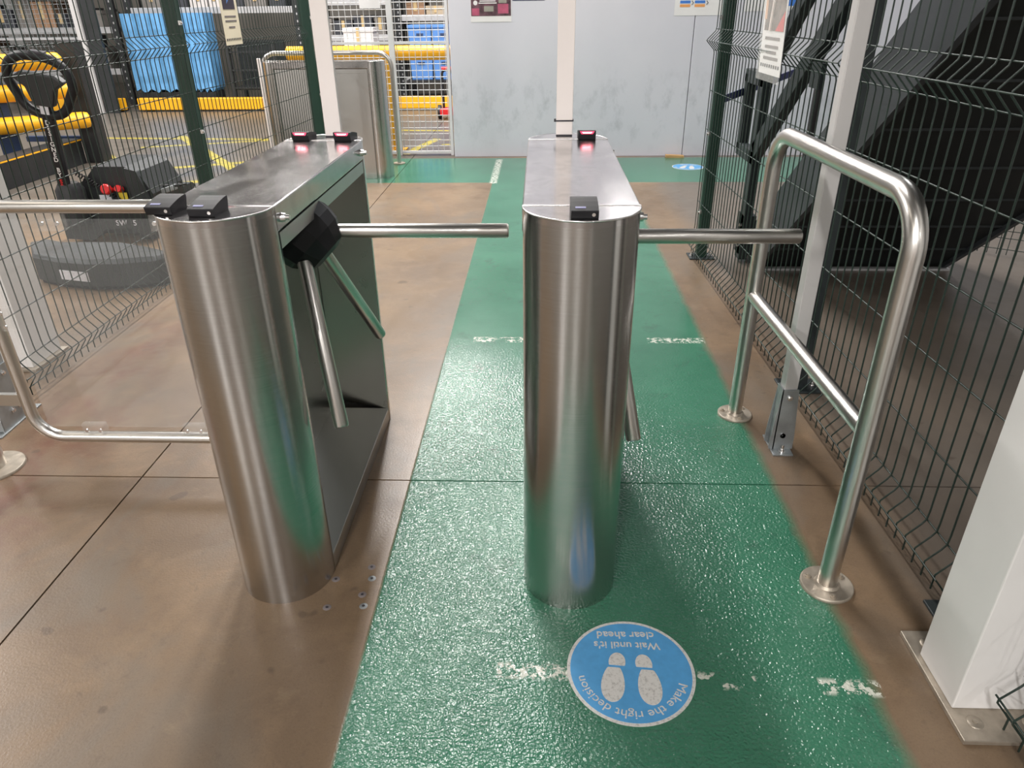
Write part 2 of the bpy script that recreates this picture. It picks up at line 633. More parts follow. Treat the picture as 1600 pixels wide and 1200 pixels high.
WY = 7.55
wb = bpy.data.objects.new('wall_back', None)
COL.objects.link(wb)
struct(wb, 'pale grey partition wall with scuffs')
SEAM = 1.445
for a, b in ((-0.872, SEAM - 0.003), (SEAM + 0.003, 5.2)):
    MB().lohi((a, WY, 0.0), (b, WY + 0.1, 3.0)).build('wall_panel', M_WALL, wb, bevel=0.004)
MB().lohi((-0.8, WY + 0.02, 0), (5.1, WY + 0.09, 2.98)).build('wall_core', M_GASKET, wb)
for nm, lo, hi in (('wall_far', (-11, 16.4, 0), (7, 16.5, 6)), ('wall_left', (-11.1, -12, 0), (-11, 16.5, 6)),
                   ('wall_right', (6.9, -12, 0), (7, 16.5, 6)), ('wall_front', (-11, -12.1, 0), (7, -12, 6))):
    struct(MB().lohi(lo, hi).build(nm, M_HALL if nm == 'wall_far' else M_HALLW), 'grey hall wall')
struct(MB().lohi((-11.1, -12.1, 6), (7, 16.5, 6.1)).build('ceiling', M_CEIL), 'pale sheeted hall ceiling')


# unseen doors and wall posts, added behind the camera to streak the steel's reflections
M_REDDOOR = mat('red_brown_door', S(128, 62, 54), 0.5, 0, 0.1, 2)
M_DKPOST = mat('dark_wall_post', S(44, 46, 48), 0.6, 0, 0.1, 2)
for k, (x0, x1, m_) in enumerate(((-1.5, -0.5, M_WHITE), (0.75, 1.5, M_REDDOOR), (3.4, 4.6, M_WHITE), (-4.6, -3.6, M_REDDOOR))):
    d_ = bpy.data.objects.new('door_%d' % (k + 1), None)
    COL.objects.link(d_)
    struct(d_, 'plain door in the wall behind the camera')
    MB().lohi((x0, -11.99, 0.01), (x1, -11.94, 2.2)).build('door_leaf', m_, d_, bevel=0.004)
    MB().lohi((x0 - 0.08, -12.0, 0), (x0, -11.92, 2.28)).build('door_jamb', M_DKPOST, d_)
    MB().lohi((x1, -12.0, 0), (x1 + 0.08, -11.92, 2.28)).build('door_jamb', M_DKPOST, d_)
for k, x in enumerate((-2.6, 0.25, 2.5, -6.4, 5.6)):
    struct(MB().lohi((x - 0.14, -11.99, 0), (x + 0.14, -11.7, 6)).build('trim_%d' % (k + 1), (M_DKPOST, M_WHITE)[k % 2], bevel=0.004), 'wall post behind the camera')


# ------------------------------------------------------------------ turnstiles
TW, TL = 0.12, 0.41            # half width, half length between the round ends


def arc(cx, cy, r, a0, a1, n):
    return [(cx + r * math.cos(math.radians(a0 + (a1 - a0) * i / n)), cy + r * math.sin(math.radians(a0 + (a1 - a0) * i / n))) for i in range(n + 1)]


def make_reader(parent, x, y, rz, z=1.0):
    """small wedge shaped barcode reader, its glowing window on the local +y side"""
    w2, d = 0.0265, 0.074
    prof = [(-d / 2 + 0.004, 0.0), (-d / 2, 0.016), (-d / 2 + 0.02, 0.0205), (-d / 2 + 0.042, 0.0245), (-d / 2 + 0.06, 0.0265), (d / 2, 0.027), (d / 2, 0.017), (d / 2 - 0.006, 0.0)]
    r = MB().prism(prof, -w2, w2, axis='x').build('card_reader', M_BLACK, parent, bevel=0.0018)
    r.location = (x, y, z)
    r.rotation_euler = (0, 0, rz)
    MB().prism([(-0.017, 0.0175), (0.017, 0.0175), (0.022, 0.0255), (-0.022, 0.0255)], d / 2 - 0.002, d / 2 + 0.0008, axis='y').build('light_window', M_REDLT, r)
    MB().prism([(-0.012, 0.02), (0.012, 0.02), (0.015, 0.0232), (-0.015, 0.0232)], d / 2, d / 2 + 0.0014, axis='y').build('light_bar', M_REDHOT, r)
    MB().cyl((0.017, -d / 2 + 0.004, 0.0085), (0.017, -d / 2 + 0.0005, 0.0085), 0.0035, 12).build('screw', M_CHROME, r)
    MB().box((-0.008, -d / 2 + 0.014, 0.0194), (0.02, 0.006, 0.0012), (math.radians(12.7), 0, 0)).build('print_patch', M_CGREYB, r)
    return r


def make_turnstile(label, cx, cy, tips, hub_y, hub_z, readers, rz=0.0, arms=True):
    t = thing('tripod_turnstile', label, 'turnstile', (cx, cy, 0), rz, 'stainless steel turnstiles')
    H = 0.985
    # front column: D shaped, wraps a little onto the straight side
    poly = [(TW, -TL + 0.012)] + [(-TW, -TL + 0.012)] + arc(0, -TL, TW, 180, 360, 36)
    MB().prism(poly, 0.0, H, True).build('front_column', M_COLUMN, t)
    # rear column with a slanting polished face towards the recess
    poly = arc(0, TL, TW, 0, 180, 36) + [(-TW, TL - 0.02), (-TW + 0.03, TL + 0.055), (TW, TL - 0.008)]
    MB().prism(poly, 0.0, H, True).build('rear_column', M_COLUMN, t)
    d = Vector((-2 * TW + 0.03, 0.063, 0))
    a = Vector((TW - 0.001, TL - 0.0095, 0))
    n = Vector((-d.y, d.x, 0)).normalized() * 0.0015
    b = a + d
    MB().add([a + Vector((0, 0, .05)), b + Vector((0, 0, .05)), b + Vector((0, 0, .905)), a + Vector((0, 0, .905)),
              a + n + Vector((0, 0, .05)), b + n + Vector((0, 0, .05)), b + n + Vector((0, 0, .905)), a + n + Vector((0, 0, .905))],
             [(0, 1, 2, 3), (4, 7, 6, 5), (0, 4, 5, 1), (1, 5, 6, 2), (2, 6, 7, 3), (3, 7, 4, 0)]).build('recess_panel', M_MIRROR, t)
    # plinth, closed far side, inner wall, top box
    MB().lohi((-TW, -TL + 0.011, 0), (TW - 0.001, TL - 0.006, 0.05)).build('plinth', M_SIDE, t, bevel=0.002)
    MB().lohi((-TW, -TL + 0.011, 0.05), (-TW + 0.006, TL - 0.015, 0.9045)).build('side_panel', M_SIDE, t)
    MB().lohi((-TW + 0.024, -TL + 0.012, 0.05), (-TW + 0.03, TL + 0.05, 0.905)).build('inner_panel', M_MIRROR, t)
    MB().lohi((-TW, -TL + 0.012, 0.905), (TW, TL - 0.012, 0.94)).build('top_box', M_SIDE, t)
    lid = MB().lohi((-TW - 0.0015, -TL, 0.944), (TW + 0.0015, TL - 0.0, 1.0)).build('lid', M_TOP, t, bevel=0.003)
    for yy in (-TL + 0.012, TL - 0.012):
        for sx in (1,):
            mb = MB()
            mb.cyl((sx * TW, yy * 0.95, 0.968), (sx * (TW + 0.012), yy * 0.95, 0.968), 0.011, 16, 0.009)
            mb.cyl((sx * (TW + 0.012), yy * 0.95, 0.968), (sx * (TW + 0.02), yy * 0.95, 0.968), 0.006, 12)
            mb.build('lock_pin', M_CHROME, lid)
    for sy in (-1, 1):
        MB().lohi((-TW - 0.001, sy * TL - 0.0025, 0.99), (TW + 0.001, sy * TL + 0.0025, 1.0016)).build('seam_strip', M_CHROME, t, bevel=0.0008)
    for sy, nm in ((-1, 'front_cap'), (1, 'rear_cap')):
        p = arc(0, sy * TL, TW, 0 if sy > 0 else 180, 180 if sy > 0 else 360, 36)
        cap = MB().prism(p, H, 1.0, True).build(nm, M_TOP, t, bevel=0.003)
        MB().tube([(a_[0] * 1.0, a_[1], 0.9985) for a_ in p], 0.0022, 6).build('rim', M_CHROME, cap)
    if arms:
        # hub: bevelled black drum on a slanting axis
        hub = MB()
        ax = Vector((1, 0, -1)).normalized()
        c = Vector((TW - 0.038, hub_y, hub_z - 0.008))
        p0 = c - ax * 0.09 + Vector((0, 0, 0.0))
        hub.tube([p0, c - ax * 0.012, c + ax * 0.018, c + ax * 0.058, c + ax * 0.066], 0.07, 12, rr=[0.094, 0.094, 0.088, 0.06, 0.036])
        for k in range(len(hub.s)):
            hub.s[k] = False
        h = hub.build('hub', M_BLACK, t, bevel=0.003)
        for tip in tips:
            tp = Vector(tip)
            if tp.z > 0.7:
                e = Vector((c.x + 0.035, tp.y, tp.z))
            elif tp.y < c.y:
                e = Vector((c.x + 0.0, c.y - 0.062, c.z - 0.045))
            else:
                e = Vector((c.x + 0.015, c.y + 0.05, c.z - 0.05))
            dr = (tp - e).normalized()
            MB().tube([e, tp - dr * 0.004, tp], 0.0185, 24, rr=[0.0185, 0.0185, 0.015]).build('arm', M_TUBE, h)
    for (x, y, r) in readers:
        make_reader(t, x, y, r)
    return t


LX, RX_, CY = -0.672, 0.086, 1.87
make_turnstile('steel turnstile with two black readers at its near end, beside the clear gate', LX, CY,
               [(-0.078 - LX, 1.795 - CY, 0.853), (-0.492 - LX, 1.515 - CY, 0.43), (-0.512 - LX, 2.10 - CY, 0.425)], -0.10, 0.85,
               [(-0.757 - LX, 1.42 - CY, -0.03), (-0.664 - LX, 1.405 - CY, -0.02), (-0.734 - LX, 2.30 - CY, PI - 0.06), (-0.602 - LX, 2.29 - CY, PI - 0.06)])
make_turnstile('steel turnstile in the middle with a single near reader, standing on the green walkway', RX_, CY,
               [(0.648 - RX_, 1.755 - CY, 0.85), (0.236 - RX_, 1.49 - CY, 0.415), (0.236 - RX_, 2.06 - CY, 0.42)], -0.11, 0.85,
               [(0.087 - RX_, 1.388 - CY, 0.0), (0.143 - RX_, 2.30 - CY, PI)])
bgt = make_turnstile('distant steel turnstile end-on beyond the left fence, in front of the mesh door', -1.86, 6.62,
               [], 0, 0.85, [], rz=PI / 2, arms=False)
bgt.scale = (1, 1, 0.968)


def trunking(label, x, y, top, tie):
    t = thing('cable_trunking', label, 'trunking', (x, y, 1.0), 0, 'white cable trunking')
    MB().lohi((-0.024, -0.015, 0.003), (0.024, 0.006, top)).build('trunk_base', M_TRUNK, t, bevel=0.002)
    MB().lohi((-0.0255, -0.0185, 0.003), (0.0255, -0.013, top)).build('trunk_cover', M_TRUNK, t, bevel=0.0015)
    MB().lohi((-0.025, -0.02, 0.0), (0.025, 0.008, 0.004)).build('foot', M_INK, t)
    if tie:
        m = MB()
        m.lohi((-0.0285, -0.0215, 0.043), (0.0285, 0.009, 0.047))
        m.box((-0.029, -0.005, 0.045), (0.006, 0.008, 0.009))
        m.build('zip_tie', M_INK, t)


trunking('white cable trunking rising from the middle turnstile, with a black zip tie', 0.076, 2.363, 3.0, True)
trunking('white cable trunking rising from the left turnstile behind its far readers', -0.655, 2.365, 3.0, False)


# ------------------------------------------------------------------ handrail on the right
def flange(parent, x, y, r, m_, name='flange', nb=3, a0=0.5):
    f = MB()
    f.tube([(x, y, 0), (x, y, 0.007), (x, y, 0.009)], r, 36, rr=[r, r, r - 0.003])
    f.tube([(x, y, 0.009), (x, y, 0.016)], 0.03, 24, rr=[0.033, 0.028])
    fo = f.build(name, m_, parent, world=True)
    for k in range(nb):
        a = a0 + 2 * PI * k / nb
        b = MB()
        bx, by = x + math.cos(a) * r * 0.74, y + math.sin(a) * r * 0.74
        b.cyl((bx, by, 0.008), (bx, by, 0.013), 0.009, 14)
        b.cyl((bx, by, 0.013), (bx, by, 0.017), 0.005, 6)
        b.build('bolt', M_FLANGE, fo, world=False)
    return fo


hr = thing('handrail', 'stainless steel hoop handrail with a middle bar, bolted beside the walkway', 'handrail', (0, 0, 0))
NP, FP = (0.765, 1.442), (0.737, 2.335)
ZT, RT = 1.012, 0.0245
MB().tube(rpath([(NP[0], NP[1], 0.008), (NP[0], NP[1], ZT), (FP[0], FP[1], ZT), (FP[0], FP[1], 0.008)], 0.115, 10), RT, 28).build('hoop', M_TUBE, hr)
MB().cyl((NP[0], NP[1] + 0.01, 0.475), (FP[0], FP[1] - 0.01, 0.475), 0.0215, 24).build('middle_bar', M_TUBE, hr)
flange(hr, NP[0], NP[1], 0.067, M_FLANGE, a0=0.5)
flange(hr, FP[0], FP[1], 0.062, M_FLANGE, a0=0.7)

# ------------------------------------------------------------------ clear gate on the left
gt = thing('swing_gate', 'clear acrylic gate in a rounded steel tube frame on a steel post', 'gate', (-1.83, 1.92, 0))
GY = 1.92
gx0, gx1, gz0, gz1 = -1.625, -0.84, 0.137, 0.886
MB().tube(rpath([(gx0, GY, gz0), (gx1, GY, gz0), (gx1, GY, gz1), (gx0, GY, gz1)], 0.09, 8, True), 0.0185, 20, closed=True).build('tube_frame', M_TUBE, gt, world=True)
pan = MB().lohi((gx0 + 0.045, GY - 0.003, gz0 + 0.04), (gx1 - 0.045, GY + 0.003, gz1 - 0.035)).build('acrylic_panel', M_ACRYL, gt, world=True)
for (px, pz, hor) in ((-1.43, gz0 + 0.03, 1), (-1.1, gz0 + 0.03, 1), (-1.36, gz1 - 0.045, 1), (-1.04, gz1 - 0.045, 1), (gx0 + 0.03, 0.55, 0)):
    m = MB()
    m.box((px, GY, pz), (0.075, 0.022, 0.045) if hor else (0.045, 0.022, 0.075))
    m.build('panel_clip', M_CLIP, gt, world=True, bevel=0.003)
    m = MB()
    for s in (-1, 1):
        dx, dz = (0.022 * s, 0) if hor else (0, 0.022 * s)
        m.cyl((px + dx, GY - 0.014, pz + dz), (px + dx, GY - 0.010, pz + dz), 0.006, 12)
    m.build('clip_screw', M_CHROME, gt, world=True)
MB().cyl((-1.835, 1.93, 0.01), (-1.835, 1.93, 1.02), 0.04, 28).build('gate_post', M_TUBE, gt, world=True)
MB().lohi((-1.835, 1.918, 0.25), (gx0, 1.935, 0.29)).build('hinge', M_TUBE, gt, world=True)
MB().lohi((-1.835, 1.918, 0.72), (gx0, 1.935, 0.76)).build('hinge', M_TUBE, gt, world=True)
f = MB()
f.tube([(-1.835, 1.93, 0), (-1.835, 1.93, 0.008), (-1.835, 1.93, 0.01)], 0.095, 40, rr=[0.095, 0.095, 0.092])
f.build('flange', M_FLANGE, gt, world=True)
MB().tube([(-1.835 + 0.0405 * math.cos(a), 1.93 + 0.0405 * math.sin(a), 0.115) for a in [-1.2 + 0.1 * k for k in range(9)]], 0.01, 6).build('warning_label', M_YLAB, gt, world=True)


# ------------------------------------------------------------------ mesh fences
FZ = [0.045, 0.1, 0.155, 0.335, 0.54, 0.74, 0.942, 1.143, 1.19, 1.245, 1.45, 1.65, 1.85]


def vwire_path(sgn, d=0.044):
    pts = [(0, 0.006 * sgn, 0.012), (0, 0.006 * sgn, 0.045), (0, 0.018 * sgn, 0.062), (0, d * sgn, 0.095), (0, d * sgn, 0.105), (0, 0.012 * sgn, 0.142), (0, 0.002 * sgn, 0.158), (0, 0, 0.185)]
    pts += [(0, 0, 1.13), (0, 0.004 * sgn, 1.145), (0, d * sgn, 1.186), (0, d * sgn, 1.194), (0, 0.004 * sgn, 1.236), (0, 0, 1.255), (0, 0, 2.0)]
    return pts


def zoff(z, sgn, d=0.044):
    if z in (0.1, 1.19):
        return d * sgn
    if z == 0.045:
        return 0.008 * sgn
    return 0.003 * sgn


WM = {}


def fence_panel(label, A, B, sgn, step=0.05, skip=None):
    dx, dy = B[0] - A[0], B[1] - A[1]
    L = math.hypot(dx, dy)
    t = thing('mesh_fence_panel', label, 'fence panel', (A[0], A[1], 0), math.atan2(dy, dx), 'dark green wire mesh fence panels')
    n = int(L / step)
    if sgn not in WM:
        WM[sgn] = MB().tube(vwire_path(sgn), 0.0024, 6).build('vertical_wire', M_WIRE, t)
        first = WM[sgn]
    else:
        first = copy_child(WM[sgn], t)
    off = (L - n * step) / 2
    first.location = (off, 0, 0)
    for i in range(1, n + 1):
        copy_child(first, t, (off + i * step, 0, 0))
    hw = MB().tube([(0, 0, 0), (L, 0, 0)], 0.0024, 6).build('horizontal_wire', M_WIRE, t)
    for k, z in enumerate(FZ):
        o = hw if k == 0 else copy_child(hw, t)
        o.location = (0, zoff(z, sgn) + (0.0045 * sgn if zoff(z, sgn) > 0.01 else -0.0045 * sgn), z)
    return t


def fence_post(label, x, y, m_=None, wdt=0.06, dpt=0.06, rz=0.0, side=-1, clips=(0.28, 0.72, 1.3), plate=True):
    t = thing('fence_post', label, 'fence post', (x, y, 0), rz, 'square fence posts')
    MB().lohi((-wdt / 2, -dpt / 2, 0.006 if plate else 0.0), (wdt / 2, dpt / 2, 2.1)).build('post_tube', m_ or M_GREEN, t, bevel=0.004)
    if plate:
        p = MB().lohi((-0.075, -0.06, 0), (0.075, 0.06, 0.008)).build('base_plate', M_RAIL, t, bevel=0.002)
        for s in (-1, 1):
            b = MB()
            b.cyl((s * 0.056, 0, 0.008), (s * 0.056, 0, 0.011), 0.013, 20)
            b.cyl((s * 0.056, 0, 0.011), (s * 0.056, 0, 0.02), 0.009, 6)
            b.cyl((s * 0.056, 0, 0.02), (s * 0.056, 0, 0.034), 0.005, 10)
            b.build('anchor_bolt', M_CHROME, p)
    for z in clips:
        c = MB()
        c.box((side * (wdt / 2 + 0.006), -dpt / 2 + 0.012, z), (0.012, 0.02, 0.022))
        c.cyl((side * (wdt / 2 + 0.012), -dpt / 2 + 0.012, z), (side * (wdt / 2 + 0.019), -dpt / 2 + 0.012, z), 0.007, 10)
        c.build('clip_bolt', M_CHROME, t)
    return t


def fr(y):                         # right hand fence line
    return 1.03 - (y - 1.4) * 0.0325


fence_panel('dark green mesh fence panel right of the handrail, next to the white column', (fr(1.36), 1.36), (fr(2.49), 2.49), 1)
fence_panel('dark green mesh fence panel carrying the hazard notice, behind the slim aluminium post', (fr(2.52), 2.52), (fr(4.27), 4.27), 1)
fence_panel('dark green mesh fence panel in the lower right corner before the white column', (0.985, 1.03), (1.05, -1.3), -1)
fence_post('dark green fence post at the far end of the right fence, bolted to the concrete', fr(4.22) + 0.045, 4.24, side=-1)
fence_post('dark green fence post hidden just behind the slim aluminium post', fr(2.5) + 0.045, 2.56, M_RAIL, wdt=0.05, side=-1)
fence_post('fence post with grey foot plate tucked behind the white column', 1.065, 1.33, M_RAIL, side=-1)
fence_post('fence post with grey foot plate in the bottom right corner', 1.09, 0.93, M_RAIL, side=-1)


def fl(y):                         # left hand fence line
    return -2.02 if y < 4.45 else -2.02 + (y - 4.45) * 0.05


fence_panel('dark green mesh fence panel left of the clear gate, in front of the pallet truck', (fl(2.30), 2.30), (fl(4.39), 4.39), -1)
fence_panel('dark green mesh fence panel carrying the cream notice, behind the left turnstile', (fl(4.44), 4.44), (fl(6.36), 6.36), -1)
fence_post('dark green fence post rising above the left turnstile, in front of the blue covered cages', fl(4.42) - 0.042, 4.42, side=1, wdt=0.075)
fence_post('dark green fence post beside the white trunking of the left turnstile', -1.905, 6.42, side=1, wdt=0.09)


# galvanised strut posts with folded feet
def strut_post(label, x, y, rz, m_=M_ALU, wd=0.05, foot=0.13, h=2.6, face='x'):
    t = thing('strut_post', label, 'post', (x, y, 0), rz, 'slim posts on folded galvanised feet')
    MB().lohi((-wd / 2, -wd / 2, 0.012), (wd / 2, wd / 2, h)).build('post_tube', m_, t, bevel=0.003)
    fw = foot / 2
    for s in (-1, 1):
        g = MB()
        g.prism([(-fw, 0.006), (fw, 0.006), (fw, 0.05), (wd / 2 + 0.004, 0.235), (-wd / 2 - 0.004, 0.235), (-fw, 0.05)], s * (wd / 2 + 0.001), s * (wd / 2 + 0.005), axis=face)
        g.build('foot_cheek', M_GALV, t)
        for (yy, z) in ((0, 0.205), (-0.02, 0.06), (0.02, 0.06)):
            b = MB()
            sw = (lambda a: (a, yy, z)) if face == 'x' else (lambda a: (yy * 0.0, a, z))
            b.cyl(sw(s * (wd / 2 + 0.005)), sw(s * (wd / 2 + 0.009)), 0.009, 14)
            b.cyl(sw(s * (wd / 2 + 0.009)), sw(s * (wd / 2 + 0.015)), 0.006, 6)
            b.build('bolt', M_CHROME, t)
    if face == 'x':
        MB().lohi((-wd / 2 - 0.005, -fw + 0.002, 0.01), (wd / 2 + 0.005, -fw + 0.006, 0.06)).build('foot_web', M_GALV, t)
    else:
        MB().prism([(-wd / 2 - 0.005, 0.006), (wd / 2 + 0.005, 0.006), (wd / 2 + 0.005, 0.235), (-wd / 2 - 0.005, 0.235)], -wd / 2 - 0.005, -wd / 2 - 0.001, axis='x').build('foot_web', M_GALV, t)
        fw = 0.035
    p = MB().lohi((-wd / 2 - 0.012, -fw - 0.03, 0), (wd / 2 + 0.012, fw + 0.03, 0.006)).build('base_plate', M_GALV, t, bevel=0.001)
    for s in (-1, 1):
        b = MB()
        b.cyl((0, s * (fw + 0.012), 0.006), (0, s * (fw + 0.012), 0.009), 0.012, 18)
        b.cyl((0, s * (fw + 0.012), 0.009), (0, s * (fw + 0.012), 0.018), 0.0085, 6)
        b.cyl((0, s * (fw + 0.012), 0.018), (0, s * (fw + 0.012), 0.034), 0.005, 10)
        b.build('anchor_bolt', M_CHROME, p)
    return t


strut_post('slim pale aluminium post on a folded foot behind the handrail', 0.834, 2.12, 0.0, wd=0.044, foot=0.08, face='y')
strut_post('grey galvanised post on a broad folded foot at the left edge behind the gate', -1.985, 2.235, 0.05, M_GALV, 0.07, 0.19)


# white steel columns
def white_column(label, x0, x1, y0, y1, plate, h=3.0):
    t = thing('white_column', label, 'column', ((x0 + x1) / 2, (y0 + y1) / 2, 0), 0, 'white painted steel columns')
    MB().lohi((x0, y0, 0.012), (x1, y1, h)).build('column_shaft', M_WHITE, t, world=True, bevel=0.003)
    p = MB().lohi((plate[0], plate[2], 0), (plate[1], plate[3], 0.012)).build('base_plate', M_FLANGE, t, world=True, bevel=0.0015)
    for (x, y) in ((plate[0] + 0.045, plate[2] + 0.045), (plate[1] - 0.045, plate[2] + 0.045), (plate[0] + 0.045, plate[3] - 0.04), (plate[1] - 0.045, plate[3] - 0.04)):
        b = MB()
        b.tube([(x, y, 0.012), (x, y, 0.0145), (x, y, 0.0135)], 0.017, 24, rr=[0.017, 0.015, 0.011])
        b.cyl((x, y, 0.0125), (x, y, 0.0165), 0.006, 6)
        b.build('countersunk_bolt', M_FLANGE, p, world=False).location = (-(x0 + x1) / 2, -(y0 + y1) / 2, 0)
    return t


white_column('white boxed steel column on a bolted plate at the right edge', 0.897, 1.05, 1.063, 1.21, (0.884, 1.09, 0.985, 1.28))
white_column('pale boxed steel column behind the left mesh fence', -2.36, -2.165, 2.66, 2.86, (-2.38, -2.145, 2.64, 2.88))

strut_post('slim grey post standing beyond the left turnstile beside its white trunking', -1.47, 5.2, 0.0, M_GALV, 0.055)


# ------------------------------------------------------------------ floor stickers
M_STBLUE = mat('sticker_blue', S(84, 158, 212), 0.45, 0, 0.07, 40)


def worn_white():
    n = NT('worn_sticker_white')
    P = n.coords()
    f = n.ramp(n.noise(P, 130, 4, 0.7), 0.5, 0.66)
    n.put(n.b.inputs['Base Color'], n.mix(n.math('MULTIPLY', f, 0.7), S(214, 212, 208), S(158, 156, 152)))
    n.b.inputs['Roughness'].default_value = 0.5
    return n.m


M_STWHITE = worn_white()


def fit(vs, width, height=None):
    x0 = min(v.x for v in vs)
    x1 = max(v.x for v in vs)
    y0 = min(v.y for v in vs)
    y1 = max(v.y for v in vs)
    k = width / (x1 - x0)
    ky = k if height is None else height / (y1 - y0)
    return [Vector(((v.x - (x0 + x1) / 2) * k, (v.y - (y0 + y1) / 2) * ky, v.z)) for v in vs]


def blob(cx, cy, rx, ry, rot, n=28, egg=0.0):
    out = []
    for i in range(n):
        a = 2 * PI * i / n
        px = rx * math.cos(a) * (1 + egg * math.sin(a))
        py = ry * math.sin(a)
        out.append((cx + px * math.cos(rot) - py * math.sin(rot), cy + px * math.sin(rot) + py * math.cos(rot)))
    return out


def floor_sticker(label, x, y, rz, detail=True):
    t = thing('floor_sticker', label, 'sticker', (x, y, 0), rz, 'round blue floor stickers')
    R = 0.147
    MB().prism(blob(0, 0, R, R, 0, 64), 0.0, 0.0009).build('white_rim', M_STWHITE, t)
    MB().prism(blob(0, 0, R - 0.0075, R - 0.0075, 0, 64), 0.0008, 0.0013).build('blue_disc', M_STBLUE, t)
    for s in (-1, 1):
        sole = [(s * 0.041 + p[0], 0.038 + p[1]) for p in blob(0, 0, 0.0262, 0.053, -s * 0.07, 40, 0.18)]
        sole = [(px, max(py, -0.0035)) for px, py in sole]
        MB().prism(sole, 0.0012, 0.0017).build('footprint_sole', M_STWHITE, t)
        heel = blob(s * 0.031, -0.0195, 0.0195, 0.0275, -s * 0.1, 40, 0.0)
        heel = [(px, min(py, -0.0098)) for px, py in heel]
        MB().prism(heel, 0.0012, 0.0017).build('footprint_heel', M_STWHITE, t)
    for body, wd, cx, cy, rot in (("Wait until it's", 0.158, 0.006, -0.070, 0.06), ('clear ahead', 0.138, 0.009, -0.102, 0.075)):
        vs, fs = text_mesh(body, 0.03, bold=0.0004)
        vs = fit(vs, wd)
        m = Matrix.Rotation(rot, 3, 'Z')
        MB().add([m @ v + Vector((cx, cy, 0.0015)) for v in vs], fs).build('lettering', M_STWHITE, t)
    txt = 'Make the right decision'
    vs, fs = text_mesh(txt, 0.03, bold=0.0)
    x0, x1 = min(v.x for v in vs), max(v.x for v in vs)
    y0 = min(v.y for v in vs)
    span, rad = math.radians(152), 0.111
    ks = span * rad / (x1 - x0)
    out = []
    for v in vs:
        a = PI / 2 + span / 2 - span * (v.x - x0) / (x1 - x0)
        rr = rad + (v.y + 0.008) * ks * 0.95
        out.append(Vector((rr * math.cos(a), rr * math.sin(a), v.z + 0.0015)))
    MB().add(out, fs).build('arched_lettering', M_STWHITE, t)
    return t


floor_sticker('round blue floor sticker with white footprints in front of the middle turnstile', 0.2193, 1.155, PI - 0.07)
floor_sticker('distant round blue floor sticker on the green strip before the grey wall', 1.405, 6.99, PI - 0.3)

# spent anchor holes in the concrete
ANC = ('dark cut-off floor anchor, farthest of the row along the green edge', 'bright cut-off floor anchor, second farthest along the green edge', 'dark cut-off floor anchor, second nearest along the green edge',
       'bright cut-off floor anchor, nearest along the green edge', 'dark cut-off floor anchor in front of the left turnstile foot', 'small cut-off floor anchor close against the left turnstile foot')
for i, (x, y) in enumerate(((-0.454, 1.482), (-0.444, 1.438), (-0.457, 1.378), (-0.445, 1.338), (-0.538, 1.331), (-0.541, 1.433))):
    t = thing('anchor_remnant', ANC[i], 'anchor', (x, y, 0), random.uniform(0, 6), 'cut-off floor anchors')
    MB().tube([(0, 0, 0), (0, 0, 0.0015), (0, 0, 0.0005)], 0.009, 14, rr=[0.011, 0.0085, 0.0055]).build('anchor_sleeve', M_GALV if i in (1, 3) else M_GREYINK, t)
    MB().cyl((0, 0, 0.0), (0, 0, 0.0016), 0.004, 8).build('anchor_core', M_INK, t)


# ------------------------------------------------------------------ notices on the fences and the wall
def sheet(name, label, cat, w_, h_, m_, loc, rot, th=0.0016, group=None):
    t = thing(name, label, cat, loc, 0, group)
    t.rotation_euler = rot
    MB().box((0, 0, 0), (w_, th, h_)).build('sheet', m_, t)
    return t


def patch(parent, name, x, z, w_, h_, m_, lift=0.0012, th=0.0008):
    return MB().box((x, -lift - th / 2, z), (w_, th, h_)).build(name, m_, parent)


# hazard notice, right fence: hangs at the fence, print faces the walkway (-x)
M_PHOTO = mat('notice_photo', S(110, 96, 90), 0.5, 0, 0.65, 22)
M_PEACH = mat('notice_peach', S(214, 170, 140), 0.5, 0, 0.1, 10)
t = sheet('hazard_notice', 'laminated notice with a photo and black-yellow stripe on the right mesh fence', 'notice', 0.30, 0.42, M_PAPER, (fr(3.18) - 0.052, 3.18, 1.315), (0.03, 0, -PI / 2))
patch(t, 'photo', 0.005, 0.075, 0.26, 0.25, M_PHOTO)
patch(t, 'photo_edge', -0.118, 0.09, 0.03, 0.2, M_PEACH, 0.0020)
MB().prism([(0.03, -0.05), (0.135, -0.05), (0.135, 0.02)], -0.0032, -0.0026, axis='y').build('red_corner', M_RED, t)
MB().tube([(0.02, -0.006, 0.19), (0.0, -0.006, 0.08), (-0.02, -0.006, 0.0), (-0.03, -0.006, -0.05)], 0.006, 8).build('pale_cord', M_TRUNK, t)
for k, (zz, ww) in enumerate(((-0.078, 0.2), (-0.108, 0.18), (-0.128, 0.14), (-0.15, 0.2))):
    patch(t, 'text_line', 0.0, zz, ww, 0.011, M_GREYINK)
for k in range(9):
    patch(t, 'hazard_stripe', -0.12 + k * 0.03, -0.178, 0.017, 0.012, M_INK)
MB().box((0, -0.006, -0.01), (0.325, 0.0012, 0.45)).build('plastic_pocket', M_POCKET, t)

